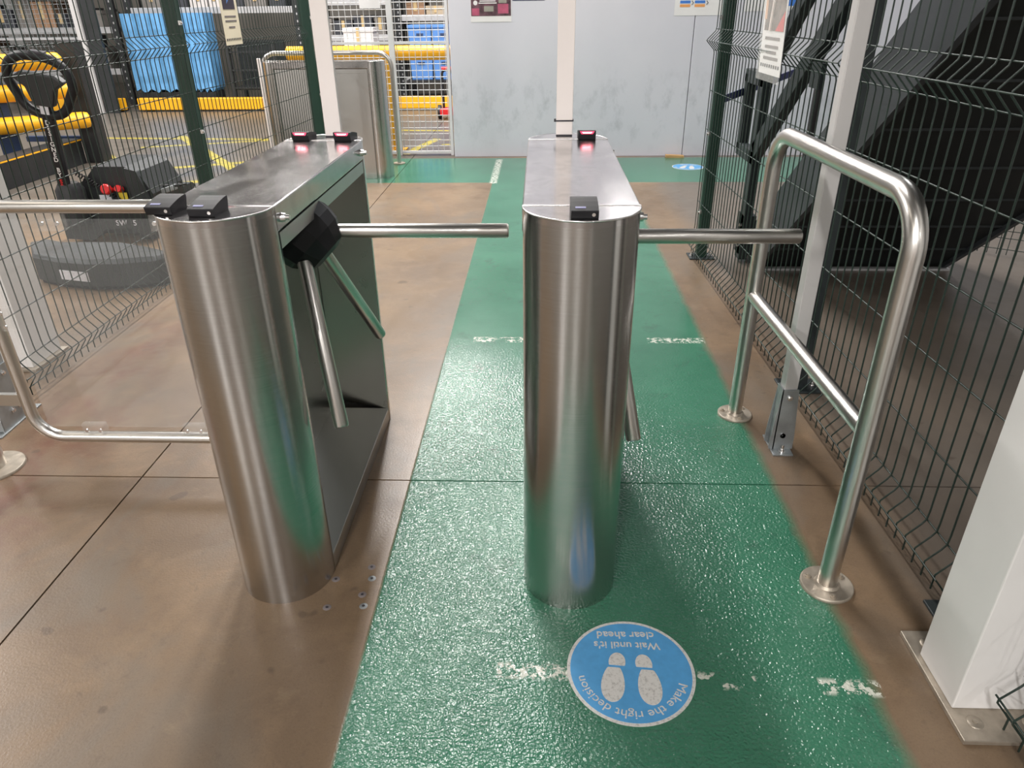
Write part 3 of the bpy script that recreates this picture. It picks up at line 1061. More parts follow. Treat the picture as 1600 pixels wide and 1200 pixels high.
# cream notice, left fence
t = sheet('cream_notice', 'cream notice with a dark picture panel on the left mesh fence', 'notice', 0.27, 0.42, M_CREAM, (fl(4.95) + 0.052, 4.95, 1.375), (0.0, 0, PI / 2))
M_DKPIC = mat('notice_picture', S(48, 40, 58), 0.5, 0, 0.3, 12)
patch(t, 'picture', 0.0, 0.09, 0.19, 0.2, M_DKPIC)
MB().prism([(-0.03, 0.02), (0.02, 0.05), (0.04, 0.13), (0.0, 0.11)], -0.0028, -0.0022, axis='y').build('blue_mark', M_BLUEBIN, t)
MB().prism([(-0.05, 0.06), (-0.03, 0.05), (-0.01, 0.14), (-0.04, 0.13)], -0.0028, -0.0022, axis='y').build('red_mark', M_RED, t)
for zz, ww in ((-0.05, 0.18), (-0.075, 0.18), (-0.11, 0.1)):
    patch(t, 'text_line', 0.0, zz, ww, 0.009, M_GREYINK)
for k in range(9):
    patch(t, 'hazard_stripe', -0.11 + k * 0.0275, -0.178, 0.015, 0.012, M_INK)

# posters on the grey wall
M_POST = mat('poster_picture', S(96, 66, 76), 0.5, 0, 0.7, 14)
M_PINK = mat('poster_pink', S(178, 84, 112), 0.5, 0, 0.2, 12)
M_GREYP = mat('poster_grey', S(150, 148, 138), 0.5, 0, 0.15, 12)
t = sheet('wall_poster', 'dark reddish picture poster with white lower margin on the grey wall', 'poster', 0.385, 0.50, M_PAPER, (-0.468, WY - 0.0016, 1.485), (0, 0, 0), group='posters on the grey wall')
patch(t, 'picture', 0.0, 0.02, 0.375, 0.44, M_POST)
for (x, z, w_, h_, m_) in ((-0.145, -0.165, 0.07, 0.06, M_PINK), (0.115, -0.14, 0.10, 0.08, M_PINK), (-0.02, -0.14, 0.09, 0.045, M_GREYP), (0.11, -0.055, 0.075, 0.075, M_GREYP)):
    patch(t, 'picture_patch', x, z, w_, h_, m_, 0.002)
for zz, ww in ((-0.055, 0.16), (-0.075, 0.15), (-0.092, 0.17)):
    patch(t, 'text_line', -0.03, zz, ww, 0.009, M_PAPER, 0.0022)
MB().tube([(-0.145, -0.002, -0.09), (-0.145, -0.003, -0.09)], 0.02, 16).build('round_badge', M_PAPER, t)
t = sheet('wall_poster', 'navy banner poster beside the reddish poster on the grey wall', 'poster', 0.30, 0.3, M_NAVY, (-0.115, WY - 0.0016, 1.56), (0, 0, 0), group='posters on the grey wall')
patch(t, 'edge_strip', 0.0, -0.14, 0.28, 0.006, M_GREYINK)
M_ORANGE = mat('chart_orange', S(226, 158, 96), 0.5, 0, 0.05)
M_CBLUE = mat('chart_blue', S(66, 122, 204), 0.5, 0, 0.05)
M_CGREY = mat('chart_grey', S(170, 174, 182), 0.5, 0, 0.05)
t = sheet('wall_poster', 'white chart poster with blue and orange cells on the grey wall', 'poster', 0.48, 0.40, M_PAPER, (1.485, WY - 0.0016, 1.47), (0, 0, 0), group='posters on the grey wall')
for cxk in range(2):
    for k, m_ in enumerate((M_ORANGE, M_CBLUE, M_CBLUE if cxk else M_CGREY, M_ORANGE, M_CBLUE)):
        patch(t, 'chart_cell', -0.145 + cxk * 0.135, -0.118 + k * 0.03, 0.095, 0.023, m_)
    for k in range(3):
        MB().tube([(-0.085 + cxk * 0.135, -0.003, -0.11 + k * 0.04), (-0.07 + cxk * 0.135, -0.003, -0.095 + k * 0.04), (-0.085 + cxk * 0.135, -0.003, -0.08 + k * 0.04)], 0.003, 5).build('chart_arrow', M_INK, t)
t = sheet('wall_poster', 'white poster with a blue block half hidden by the right fence', 'poster', 0.62, 0.4, M_PAPER, (2.20, WY - 0.0016, 1.50), (0, 0, 0), group='posters on the grey wall')
patch(t, 'blue_block', 0.12, -0.06, 0.17, 0.2, M_CBLUE)

# door closer hanging on the wall beside the chart, wooden wedge at its foot
t = thing('door_wedge', 'small wooden strip lying at the foot of the grey wall', 'wedge', (1.36, 7.48, 0))
MB().prism([(-0.09, 0.0), (0.09, 0.0), (0.09, 0.018), (-0.09, 0.026)], -0.03, 0.03, axis='y').build('wedge_body', M_WOOD, t, bevel=0.002)

# ------------------------------------------------------------------ dark staircase behind the right fence
st = thing('staircase', 'dark steel staircase with closed black underside behind the right fence', 'staircase', (1.25, 4.0, 0))
SL = 0.79


def stringer(x0, x1, name='stringer'):
    y1 = 4.02
    lo = lambda y: (4.02 - y) * SL
    pts = [(4.02, 0.0), (4.24, 0.0), (4.24, 0.16), (0.6, 0.16 + (4.24 - 0.6) * SL), (0.6, lo(0.6))]
    return MB().prism(pts, x0, x1, axis='x').build(name, M_STAIR, st, world=True, bevel=0.002)


stringer(1.25, 1.275)
stringer(2.31, 2.335)
n_st = 14
for k in range(n_st):
    y = 4.1 - k * 0.24
    z = 0.19 * (k + 1) - 0.02
    MB().lohi((1.275, y - 0.27, z), (2.31, y, z + 0.03)).build('tread', M_STAIRBLK, st, world=True)
    MB().lohi((1.275, y - 0.012, z - 0.16), (2.31, y, z)).build('riser', M_STAIRBLK, st, world=True)
s0 = Vector((0, 4.03, 0.01))
und = MB().prism([(4.06, 0.0), (4.08, 0.0), (0.62, (4.08 - 0.62) * SL), (0.62, (4.06 - 0.62) * SL)], 1.275, 2.31, axis='x').build('underside_plate', M_STAIRBLK, st, world=True)
MB().lohi((1.24, 3.985, 0), (2.345, 4.02, 0.012)).build('floor_strip', M_ZINC, st, world=True)
RXX = 1.205


def bar(pts, name, wdt=0.07, m_=M_RAIL):
    """square bar along a polyline in the yz plane"""
    for a, b in zip(pts[:-1], pts[1:]):
        dy, dz = b[0] - a[0], b[1] - a[1]
        L = math.hypot(dy, dz)
        ang = math.atan2(dz, dy)
        MB().box((RXX, (a[0] + b[0]) / 2, (a[1] + b[1]) / 2), (0.05, L + wdt * 0.9, wdt), (ang, 0, 0)).build(name, m_, st, world=True, bevel=0.003)


bar([(4.47, 0.98), (4.47, 0.62)], 'rail_return')
bar([(4.47, 1.0), (4.15, 1.0)], 'rail_return')
bar([(4.47, 0.60), (4.15, 0.60)], 'rail_return')
bar([(4.12, 1.06), (1.0, 1.06 + 3.12 * SL)], 'top_rail', 0.08)
bar([(4.12, 0.66), (1.0, 0.66 + 3.12 * SL)], 'mid_rail', 0.09)
bar([(4.17, 0.06), (4.17, 1.06)], 'newel_post', 0.09)
MB().lohi((1.18, 4.12, 0.05), (1.25, 4.24, 0.28)).build('post_bracket', M_RAIL, st, world=True)
for z in (0.1, 0.22):
    MB().cyl((1.18, 4.15, z), (1.168, 4.15, z), 0.011, 10).build('bolt', M_CHROME, st, world=True)
for y, z in ((3.55, 0.92),):
    MB().lohi((1.16, y - 0.3, z + 0.12), (1.18, y - 0.18, z + 0.22)).build('splice_plate', M_RAIL, st, world=True)

# blue belt stretched from the fence post towards the stairs
t = thing('barrier_belt', 'navy blue belt stretched behind the right fence from its far post', 'belt', (1.05, 4.33, 0.8))
MB().add([(1.0, 4.29, .865), (1.0, 4.29, .905), (1.6, 5.0, .985), (1.6, 5.0, .945), (1.9, 5.35, 1.02), (1.9, 5.35, .98),
          (1.003, 4.287, .865), (1.003, 4.287, .905), (1.603, 4.997, .985), (1.603, 4.997, .945), (1.903, 5.347, 1.02), (1.903, 5.347, .98)],
         [(0, 3, 2, 1), (3, 5, 4, 2), (6, 7, 8, 9), (9, 8, 10, 11), (1, 2, 8, 7), (2, 4, 10, 8), (0, 6, 9, 3), (3, 9, 11, 5), (0, 1, 7, 6), (5, 11, 10, 4)]).build('belt', M_STRAP, t, world=True)
MB().tube([(1.92, 5.37, 0.0), (1.92, 5.37, 1.02)], 0.03, 16).build('belt_post', M_MATBLK, t, world=True)
MB().tube([(1.92, 5.37, 0.0), (1.92, 5.37, 0.02), (1.92, 5.37, 0.05)], 0.16, 24, rr=[0.16, 0.155, 0.04]).build('belt_post_base', M_MATBLK, t, world=True)

fence_panel('mesh fence panel in the shade far behind the staircase', (2.62, 4.35), (4.4, 3.2), 1)

# ------------------------------------------------------------------ mesh door, barrier and hoop at the back left
md = thing('mesh_door', 'white wire mesh door in a white frame left of the grey wall', 'mesh door', (-1.47, 7.66, 0))
DY = 7.66
for x, wd in ((-1.455, 0.055), (-0.905, 0.03), (-2.3, 0.045)):
    MB().lohi((x - wd / 2, DY - 0.025, 0.0), (x + wd / 2, DY + 0.025, 2.3)).build('frame_upright', M_WMESH, md, world=True, bevel=0.003)
for z in (0.03, 1.06, 2.28):
    MB().lohi((-2.3, DY - 0.02, z - 0.012), (-0.905, DY + 0.02, z + 0.012)).build('frame_rail', M_WMESH, md, world=True)
wv = MB().tube([(0, 0, 0.03), (0, 0, 2.28)], 0.0032, 4).build('mesh_wire', M_WMESH, md)
for i in range(1, 24):
    o = wv if i == 1 else copy_child(wv, md)
    o.location = (-2.3 + 1.47 + i * 0.0595, 0, 0)
wh = MB().tube([(-2.3 + 1.47, 0, 0), (-0.905 + 1.47, 0, 0)], 0.0032, 4).build('mesh_cross_wire', M_WMESH, md)
for i in range(1, 38):
    o = wh if i == 1 else copy_child(wh, md)
    o.location = (0, 0.004, 0.03 + i * 0.06)
MB().box((-1.63, DY - 0.03, 1.50), (0.2, 0.002, 0.28)).build('paper_sign', M_PAPER, md, world=True)

sb = thing('safety_barrier', 'yellow steel safety barrier just behind the white mesh door', 'barrier', (-1.55, 7.98, 0))
MB().tube([(-2.6, 7.98, 0.955), (-0.6, 7.98, 0.955)], 0.07, 20).build('top_rail', M_YEL, sb, world=True)
MB().tube([(-1.565, 7.98, 0.0), (-1.565, 7.98, 0.93)], 0.048, 20).build('post', M_YELDARK, sb, world=True)
p = MB().lohi((-1.68, 7.90, 0.0), (-1.44, 8.06, 0.012)).build('foot_plate', M_YELDARK, sb, world=True)

hp = thing('handrail', 'distant steel hoop handrail behind the distant turnstile', 'handrail', (-2.0, 7.2, 0))
MB().tube(rpath([(-1.385, 7.2, 0), (-1.385, 7.2, 1.0), (-2.6, 7.2, 1.0), (-2.6, 7.2, 0)], 0.13, 8), 0.021, 16).build('hoop', M_TUBE, hp, world=True)
MB().tube([(-1.385, 7.2, 0), (-1.385, 7.2, 0.01)], 0.06, 20).build('flange', M_FLANGE, hp, world=True)
MB().tube([(-2.6, 7.2, 0), (-2.6, 7.2, 0.01)], 0.06, 20).build('flange', M_FLANGE, hp, world=True)

# ------------------------------------------------------------------ pallet truck and its guard block
pt = thing('pallet_truck', 'charcoal electric pallet truck with looped tiller behind the left fence', 'pallet truck', (-2.85, 4.6, 0))
# hull: tapered body
hull = MB()
prof = [(-3.10, 0.04), (-2.58, 0.04), (-2.55, 0.10), (-2.53, 0.30), (-2.60, 0.44), (-2.68, 0.475), (-2.88, 0.475), (-2.95, 0.40), (-3.08, 0.33), (-3.13, 0.18)]
hull.prism(prof, 4.62, 5.05, axis='y')
ho = hull.build('hull', M_TRUCK, pt, world=True, bevel=0.025, seg=3)
MB().prism([(-3.13, 0.03), (-2.95, 0.02), (-2.85, 0.09), (-2.7, 0.10), (-2.57, 0.04), (-2.53, 0.12), (-2.55, 0.27), (-3.12, 0.24)], 4.52, 4.64, axis='y').build('front_apron', M_TRUCK, pt, world=True, bevel=0.012)
MB().prism([(-2.66, 0.27), (-2.545, 0.27), (-2.60, 0.45), (-2.68, 0.47)], 4.60, 4.66, axis='y').build('side_cover', M_SKIRT, pt, world=True, bevel=0.008)
MB().tube([(-3.0, 4.5, 0.14), (-3.0, 4.5, 0.36), (-3.0, 4.5, 0.40)], 0.085, 20, rr=[0.09, 0.085, 0.06]).build('tiller_housing', M_MATBLK, pt, world=True)
for x in (-3.05, -2.62):
    MB().cyl((x - 0.03, 4.62, 0.06), (x + 0.03, 4.62, 0.06), 0.06, 20).build('wheel', M_MATBLK, pt, world=True)
for x in (-3.0, -2.66):
    MB().prism([(5.0, 0.03), (6.0, 0.03), (6.05, 0.05), (6.0, 0.085), (5.0, 0.085)], x - 0.075, x + 0.075, axis='x').build('fork', M_TRUCK, pt, world=True, bevel=0.006)
T0, T1 = Vector((-3.01, 4.47, 0.34)), Vector((-2.925, 4.40, 0.90))
td = (T1 - T0).normalized()
tr = Vector((0.98, 0, 0)) - td * Vector((0.98, 0, 0)).dot(td)
tr.normalize()
tn = tr.cross(td)                       # points towards +-y
if tn.y > 0:
    tn = -tn
m3 = Matrix((tr, td, tn)).transposed()
MB().box((T0 + T1) / 2, (0.062, (T1 - T0).length, 0.045), m3).build('tiller_arm', M_BLACK, pt, world=True, bevel=0.006)


def tmat(d, off=0.0):
    o = T0 + td * d + tr * off + tn * 0.0238
    return Matrix.Translation(o - pt.location) @ m3.to_4x4()


LEN = (T1 - T0).length
for k, ch in enumerate('DESIGNED BY'):
    if ch != ' ':
        put_text('lettering', ch, 0.038, M_PAPER, pt, tmat(LEN - 0.125 - k * 0.032), bold=0.0008)
for k, ch in enumerate('SS'):
    put_text('red_lettering', ch, 0.038, M_RED, pt, tmat(LEN - 0.125 - (11.3 + k) * 0.032), bold=0.0012)
MB().box(T1 - td * 0.045 + tn * 0.0235, (0.05, 0.10, 0.002), m3).build('spec_label', M_LABEL, pt, world=True)
hc = T1 + td * 0.09
ring = []
for k in range(28):
    a = 2 * PI * k / 28
    rx = 0.185 * math.copysign(abs(math.cos(a)) ** 0.75, math.cos(a))
    ry = 0.155 * math.copysign(abs(math.sin(a)) ** 0.75, math.sin(a)) - (0.02 if math.sin(a) < 0 else 0)
    rx *= (0.72 + 0.28 * (math.sin(a) + 1) / 2) if math.sin(a) < 0 else 1.0
    ring.append(hc + tr * rx + td * ry)
hd = MB().tube(ring, 0.027, 12, closed=True).build('tiller_loop', M_BLACK, pt, world=True)
cen = MB()
cpoly = [(-0.15, 0.02), (-0.10, 0.055), (0.10, 0.055), (0.15, 0.02), (0.085, -0.03), (0.055, -0.13), (-0.055, -0.13), (-0.085, -0.03)]
vs = []
for s in (-0.028, 0.03):
    vs += [hc + tr * x + td * (y + 0.01) + tn * s for x, y in cpoly]
k = len(cpoly)
cen.add(vs, [(i, (i + 1) % k, k + (i + 1) % k, k + i) for i in range(k)] + [list(range(k))[::-1], list(range(k, 2 * k))])
cen.build('tiller_head', M_TRUCK, pt, world=True, bevel=0.01)
MB().box(hc + td * 0.165 + tr * 0.02, (0.09, 0.045, 0.04), m3).build('belly_button', M_INK, pt, world=True, bevel=0.01)
coil = []
c0, c1 = Vector((-2.96, 4.52, 0.47)), Vector((-2.74, 4.58, 0.27))
for i in range(150):
    f_ = i / 149
    p = c0.lerp(c1, f_)
    a = f_ * 2 * PI * 18
    coil.append(p + Vector((0.008 * math.cos(a), 0.011 * math.sin(a), 0.011 * math.cos(a))))
MB().tube(coil, 0.0045, 5).build('coiled_cable', M_BLACK, pt, world=True)
eb = MB()
eb.tube([(-2.79, 4.60, 0.33), (-2.79, 4.56, 0.345), (-2.79, 4.555, 0.345), (-2.79, 4.535, 0.35), (-2.79, 4.528, 0.352)], 0.03, 18, rr=[0.018, 0.018, 0.034, 0.034, 0.026])
eb.build('stop_button', M_RED, pt, world=True)
MB().tube([(-2.725, 4.6, 0.335), (-2.725, 4.56, 0.35)], 0.022, 14).build('key_knob', M_RED, pt, world=True)
MB().lohi((-2.745, 4.592, 0.235), (-2.69, 4.597, 0.315)).build('yellow_label', M_YLAB, pt, world=True)
MB().lohi((-2.88, 4.592, 0.24), (-2.80, 4.597, 0.30)).build('white_label', M_LABEL, pt, world=True)
put_text('model_lettering', 'SW 15', 0.05, M_LABEL, pt, Matrix.Translation(Vector((-2.70, 4.518, 0.135)) - pt.location) @ Matrix.Rotation(PI / 2, 4, 'X'), bold=0.001)
for k in range(2):
    MB().tube([(-2.52 + k * 0.05, 4.75, 0.30), (-2.50 + k * 0.06, 4.72, 0.33), (-2.44 + k * 0.05, 4.72, 0.335), (-2.42 + k * 0.04, 4.78, 0.33)], 0.008, 8).build('charger_cable', M_MATBLK, pt, world=True)
MB().box((-2.47, 4.72, 0.31), (0.10, 0.05, 0.035), (0, -0.3, 0)).build('charger_plug', M_GALV, pt, world=True, bevel=0.005)

bk = thing('guard_block', 'low charcoal plastic guard block with a white label behind the left fence', 'guard block', (-2.5, 3.8, 0))
plan = [(-2.99, 3.98), (-2.83, 3.75), (-2.64, 3.665), (-2.45, 3.625), (-2.28, 3.635), (-2.10, 3.69), (-2.07, 3.73), (-2.08, 3.80), (-2.25, 3.90), (-2.44, 3.985), (-2.60, 3.99), (-2.80, 3.99), (-2.92, 4.05)]
b = MB()
kk = len(plan)
cx_, cy_ = -2.5, 3.85
top = [(cx_ + (x - cx_) * 0.97, cy_ + (y - cy_) * 0.9) for x, y in plan]
b.add([(x, y, 0.02) for x, y in plan] + [(x, y, 0.15) for x, y in plan] + [(x, y, 0.172) for x, y in top],
      [(i, (i + 1) % kk, kk + (i + 1) % kk, kk + i) for i in range(kk)] + [(kk + i, kk + (i + 1) % kk, 2 * kk + (i + 1) % kk, 2 * kk + i) for i in range(kk)] + [list(range(kk))[::-1], list(range(2 * kk, 3 * kk))])
b.build('block_body', M_SKIRT, bk, world=True, bevel=0.006)
b = MB()
b.add([(x, y, 0.0) for x, y in top] + [(x, y, 0.022) for x, y in top], [(i, (i + 1) % kk, kk + (i + 1) % kk, kk + i) for i in range(kk)] + [list(range(kk))[::-1], list(range(kk, 2 * kk))])
b.build('block_foot', M_MATBLK, bk, world=True)
MB().add([(-2.635, 3.659, .055), (-2.455, 3.621, .052), (-2.455, 3.621, .105), (-2.635, 3.659, .108), (-2.635, 3.664, .055), (-2.455, 3.626, .052), (-2.455, 3.626, .105), (-2.635, 3.664, .108)],
         [(0, 1, 2, 3), (7, 6, 5, 4), (0, 4, 5, 1), (1, 5, 6, 2), (2, 6, 7, 3), (3, 7, 4, 0)]).build('label_plate', M_LABEL, bk, world=True)

# ------------------------------------------------------------------ far left: impact barrier, guard frame, racks, cages
ib = thing('impact_barrier', 'triple yellow padded impact barrier with navy plates at the far left', 'barrier', (-5.0, 6.85, 0))
for z, xe in ((0.955, -4.52), (0.70, -4.50), (0.43, -4.40)):
    e = Vector((xe, 7.2, z))
    s_ = Vector((-6.2, 5.92, z))
    MB().tube([s_, e - Vector((0.03, 0.022, 0)), e, e + Vector((0.012, 0.009, 0))], 0.075, 20, rr=[0.075, 0.075, 0.066, 0.03]).build('padded_rail', M_YEL, ib, world=True)
for x, y in ((-5.05, 6.9), (-5.9, 6.26)):
    MB().box((x, y, 0.55), (0.16, 0.12, 1.1), (0, 0, 0.64)).build('barrier_post', M_NAVY, ib, world=True, bevel=0.006)
MB().box((-5.35, 6.7, 1.10), (0.9, 0.12, 0.10), (0, 0, 0.64)).build('barrier_cap', M_NAVY, ib, world=True, bevel=0.006)

gf = thing('machine_guard', 'black guard frame with a thin yellow line on its sill, far left', 'guard', (-4.55, 7.3, 0))
MB().lohi((-4.78, 4.6, 0.0), (-4.6, 7.3, 0.24)).build('sill', M_MATBLK, gf, world=True, bevel=0.004)
MB().lohi((-4.602, 4.6, 0.222), (-4.597, 7.3, 0.234)).build('yellow_line', M_YEL, gf, world=True)
MB().lohi((-4.60, 7.30, 0.0), (-4.42, 7.46, 1.12)).build('upright', M_MATBLK, gf, world=True, bevel=0.006)
MB().lohi((-5.2, 7.36, 0.2), (-4.6, 7.42, 0.25)).build('cross_sill', M_NAVY, gf, world=True)

# low yellow kerb rails in front of the racks
for i, (x0, x1) in enumerate(((-7.6, -6.34), (-6.12, -3.55), (-2.2, -1.2))):
    kb = thing('kerb_rail', ('low yellow kerb rail left of the black rack upright', 'low yellow kerb rail under the blue covered cages', 'low yellow kerb rail seen through the mesh door')[i], 'kerb rail', ((x0 + x1) / 2, 11.4, 0), 0, 'low yellow kerb rails')
    MB().lohi((x0, 11.36, 0.02), (x1, 11.46, 0.19)).build('rail_bar', M_YEL, kb, world=True, bevel=0.012)
    for x in (x0 + 0.1, x1 - 0.1):
        MB().lohi((x - 0.06, 11.46, 0.0), (x + 0.06, 11.56, 0.12)).build('kerb_foot', M_MATBLK, kb, world=True)


def rack(label, x0, x1, y0, y1, beams, h=3.2, m_=M_RACK, shelf=True):
    t = thing('storage_rack', label, 'rack', ((x0 + x1) / 2, y0, 0), 0, 'storage racks at the back')
    for x in (x0, x1):
        u = MB().lohi((x - 0.05, y0, 0), (x + 0.05, y0 + 0.07, h)).build('upright', m_, t, world=True, bevel=0.003)
        MB().lohi((x - 0.05, y1 - 0.07, 0), (x + 0.05, y1, h)).build('upright', m_, t, world=True, bevel=0.003)
        sl = MB()
        for k in range(22):
            sl.box((x, y0 - 0.001, 0.1 + k * 0.1), (0.018, 0.004, 0.03))
        sl.build('slot_row', M_ZINC, t, world=True)
        for k in range(4):
            z = 0.15 + k * 0.7
            a, b_ = (x, y0 + 0.05, z), (x, y1 - 0.05, z + 0.6)
            if k % 2:
                a, b_ = (x, y1 - 0.05, z), (x, y0 + 0.05, z + 0.6)
            MB().tube([a, b_], 0.014, 6).build('brace', m_, t, world=True)
    for z in beams:
        MB().lohi((x0 + 0.05, y0 - 0.01, z - 0.045), (x1 - 0.05, y0 + 0.04, z + 0.045)).build('beam', M_ZINC, t, world=True, bevel=0.004)
        MB().lohi((x0 + 0.05, y1 - 0.04, z - 0.045), (x1 - 0.05, y1 + 0.01, z + 0.045)).build('beam', M_ZINC, t, world=True, bevel=0.004)
        if shelf:
            MB().lohi((x0 + 0.05, y0 + 0.04, z), (x1 - 0.05, y1 - 0.04, z + 0.02)).build('shelf_deck', m_, t, world=True)
    return t


rack('black slotted storage rack above the blue covered cages', -6.3, -3.7, 12.05, 13.2, (1.36, 2.3))
rack('dark storage rack of boxes seen right of the cream notice', -3.6, -2.35, 12.4, 13.4, (0.45, 0.95, 1.45, 2.1))
rack('storage rack of brown cartons seen through the mesh door', -2.25, -0.3, 12.6, 13.6, (0.3, 1.22, 1.62, 2.2))
rack('dark rack behind the wire cage at the far left', -9.4, -6.7, 12.3, 13.4, (0.5, 1.1, 1.7, 2.3))

MB_BOX = {}
CARTON = [mat('brown_carton', S(150, 118, 92), 0.7, 0, 0.15, 4), mat('grey_carton', S(118, 114, 110), 0.7, 0, 0.15, 4), mat('dark_tote', S(58, 60, 66), 0.5, 0, 0.2, 4), mat('white_carton', S(205, 200, 198), 0.6, 0, 0.06, 4), mat('beige_carton', S(172, 156, 134), 0.7, 0, 0.12, 4)]
M_TAPE = mat('carton_tape', S(190, 165, 120), 0.4, 0, 0.05)


def carton(x, y, z, w_, d_, h_, m_, label, group):
    t = thing('storage_box', label, 'box', (x, y, z), 0, group)
    MB().lohi((-w_ / 2, -d_ / 2, 0), (w_ / 2, d_ / 2, h_)).build('box_body', m_, t, bevel=0.008)
    MB().lohi((-w_ / 2 - 0.006, -d_ / 2 - 0.006, h_ - 0.05), (w_ / 2 + 0.006, d_ / 2 + 0.006, h_ + 0.004)).build('box_lid', m_, t)
    MB().lohi((-0.025, -d_ / 2 - 0.008, h_ * 0.35), (0.025, -d_ / 2 - 0.004, h_ + 0.004)).build('tape', M_TAPE, t)


ORD = ['first', 'second', 'third', 'fourth', 'fifth', 'sixth', 'seventh', 'eighth', 'ninth', 'tenth', 'eleventh', 'twelfth']


def fill_shelf(x0, x1, y, z, hmax, mats, label, group, wmin=0.18, wmax=0.4):
    x = x0
    nb = 0
    while x < x1 - wmin:
        w_ = min(random.uniform(wmin, wmax), x1 - x)
        h_ = random.uniform(0.45, 1.0) * hmax
        if random.random() < 0.9:
            nb += 1
            m_ = random.choice(mats)
            carton(x + w_ / 2, y + random.uniform(0, 0.1), z, w_ - 0.02, 0.5, h_, m_, '%s, %s from the left%s' % (m_.name.replace('_', ' '), ORD[nb - 1], label), group)
        x += w_ + 0.01


GB = 'boxes right of the cream notice'
for z, h, LB in ((0.47, 0.40, (' low on the rack by the cream notice', GB)), (0.97, 0.40, (' midway up the rack by the cream notice', GB)), (1.47, 0.4, (' high on the rack by the cream notice', GB))):
    fill_shelf(-3.5, -2.45, 12.75, z, h, [CARTON[2], CARTON[1], CARTON[2], CARTON[4]], *LB)
GB = 'cartons behind the mesh door'
for z, h, LB in ((1.24, 0.30, (' on the shelf behind the mesh door', GB)), (1.64, 0.35, (' on the top shelf behind the mesh door', GB))):
    fill_shelf(-2.15, -0.5, 12.95, z, h, [CARTON[0], CARTON[1], CARTON[0], CARTON[4]], *LB)
GB = 'boxes behind the wire cage'
for z, h, LB in ((0.52, 0.5, (' low behind the wire cage', GB)), (1.12, 0.45, (' midway behind the wire cage', GB)), (1.72, 0.4, (' high behind the wire cage', GB))):
    fill_shelf(-9.3, -6.85, 12.7, z, h, [CARTON[4], CARTON[1], CARTON[2], CARTON[0]], *LB)
LB = (' on the beam above the blue covered cages', 'boxes above the cages')
fill_shelf(-6.2, -3.8, 12.5, 1.38, 0.35, [CARTON[2], CARTON[1], CARTON[2], CARTON[3]], *LB)
carton(-2.55, 11.2, 0.0, 0.42, 0.4, 1.12, CARTON[3], 'tall pale carton standing left of the yellow barrier', 'pale cartons on the far floor')

# blue covered roll cages
for i, (x0, x1, lb) in enumerate(((-6.22, -5.42, 'wide roll cage under a blue sheet cover, left of the green post'), (-5.38, -4.98, 'narrow roll cage under a blue sheet cover, behind the green post'))):
    t = thing('covered_cage', lb, 'roll cage', ((x0 + x1) / 2, 12.0, 0), 0, 'blue covered roll cages')
    b = MB()
    nx, nz = 14, 10
    rows = []
    for side in (0,):
        for iz in range(nz + 1):
            for ix in range(nx + 1):
                x = x0 + (x1 - x0) * ix / nx
                z = 0.27 + (1.33 - 0.27) * iz / nz
                if iz == 0:
                    z += 0.03 * math.sin(ix * 1.9)
                y = 11.62 + 0.012 * math.sin(ix * 1.7 + iz * 0.3) + 0.006 * math.sin(iz * 2.1)
                rows.append((x, y, z))
    fs = [(iz * (nx + 1) + ix, iz * (nx + 1) + ix + 1, (iz + 1) * (nx + 1) + ix + 1, (iz + 1) * (nx + 1) + ix) for iz in range(nz) for ix in range(nx)]
    off = len(rows)
    back = [(x, 12.0, z) for x, y, z in rows]
    b.add(rows + back, fs + [[off + k for k in f][::-1] for f in fs] +
          [(ix, ix + 1, off + ix + 1, off + ix) for ix in range(nx)] +
          [(nz * (nx + 1) + ix, nz * (nx + 1) + ix + 1, off + nz * (nx + 1) + ix + 1, off + nz * (nx + 1) + ix) for ix in range(nx)] +
          [(iz * (nx + 1), (iz + 1) * (nx + 1), off + (iz + 1) * (nx + 1), off + iz * (nx + 1)) for iz in range(nz)] +
          [(iz * (nx + 1) + nx, (iz + 1) * (nx + 1) + nx, off + (iz + 1) * (nx + 1) + nx, off + iz * (nx + 1) + nx) for iz in range(nz)])
    b.build('sheet_cover', M_BLUE, t, world=True)
    MB().lohi((x0 + 0.02, 11.64, 0.10), (x1 - 0.02, 11.99, 0.25)).build('cage_base', M_MATBLK, t, world=True, bevel=0.004)
    for x in (x0 + 0.08, x1 - 0.08):
        MB().cyl((x - 0.02, 11.7, 0.05), (x + 0.02, 11.7, 0.05), 0.05, 14).build('castor', M_GREYINK, t, world=True)

# blue bins behind the mesh door
for i, (x, z, lb) in enumerate(((-1.77, 0.40, 'lower left blue bin behind the mesh door'), (-1.42, 0.40, 'lower right blue bin behind the mesh door'), (-1.77, 0.78, 'upper left blue bin behind the mesh door'), (-1.42, 0.78, 'upper right blue bin behind the mesh door'))):
    t = thing('plastic_bin', lb, 'bin', (x, 11.75, z), 0, 'blue bins behind the mesh door')
    b = MB()
    w2, d2, h2 = 0.172, 0.2, 0.35
    b.add([(-w2 * .9, -d2 * .9, 0), (w2 * .9, -d2 * .9, 0), (w2 * .9, d2 * .9, 0), (-w2 * .9, d2 * .9, 0), (-w2, -d2, h2), (w2, -d2, h2), (w2, d2, h2), (-w2, d2, h2)],
          [(0, 3, 2, 1), (0, 1, 5, 4), (1, 2, 6, 5), (2, 3, 7, 6), (3, 0, 4, 7), (4, 5, 6, 7)])
    b.build('bin_body', M_BLUEBIN, t, bevel=0.01)
    MB().lohi((-w2 - .01, -d2 - .01, h2 - 0.03), (w2 + .01, d2 + .01, h2 + 0.01)).build('bin_rim', M_BLUEBIN, t, bevel=0.004)
    MB().lohi((-0.05, -d2 - .006, 0.22), (0.05, -d2 + .01, 0.25)).build('bin_grip', M_NAVY, t)
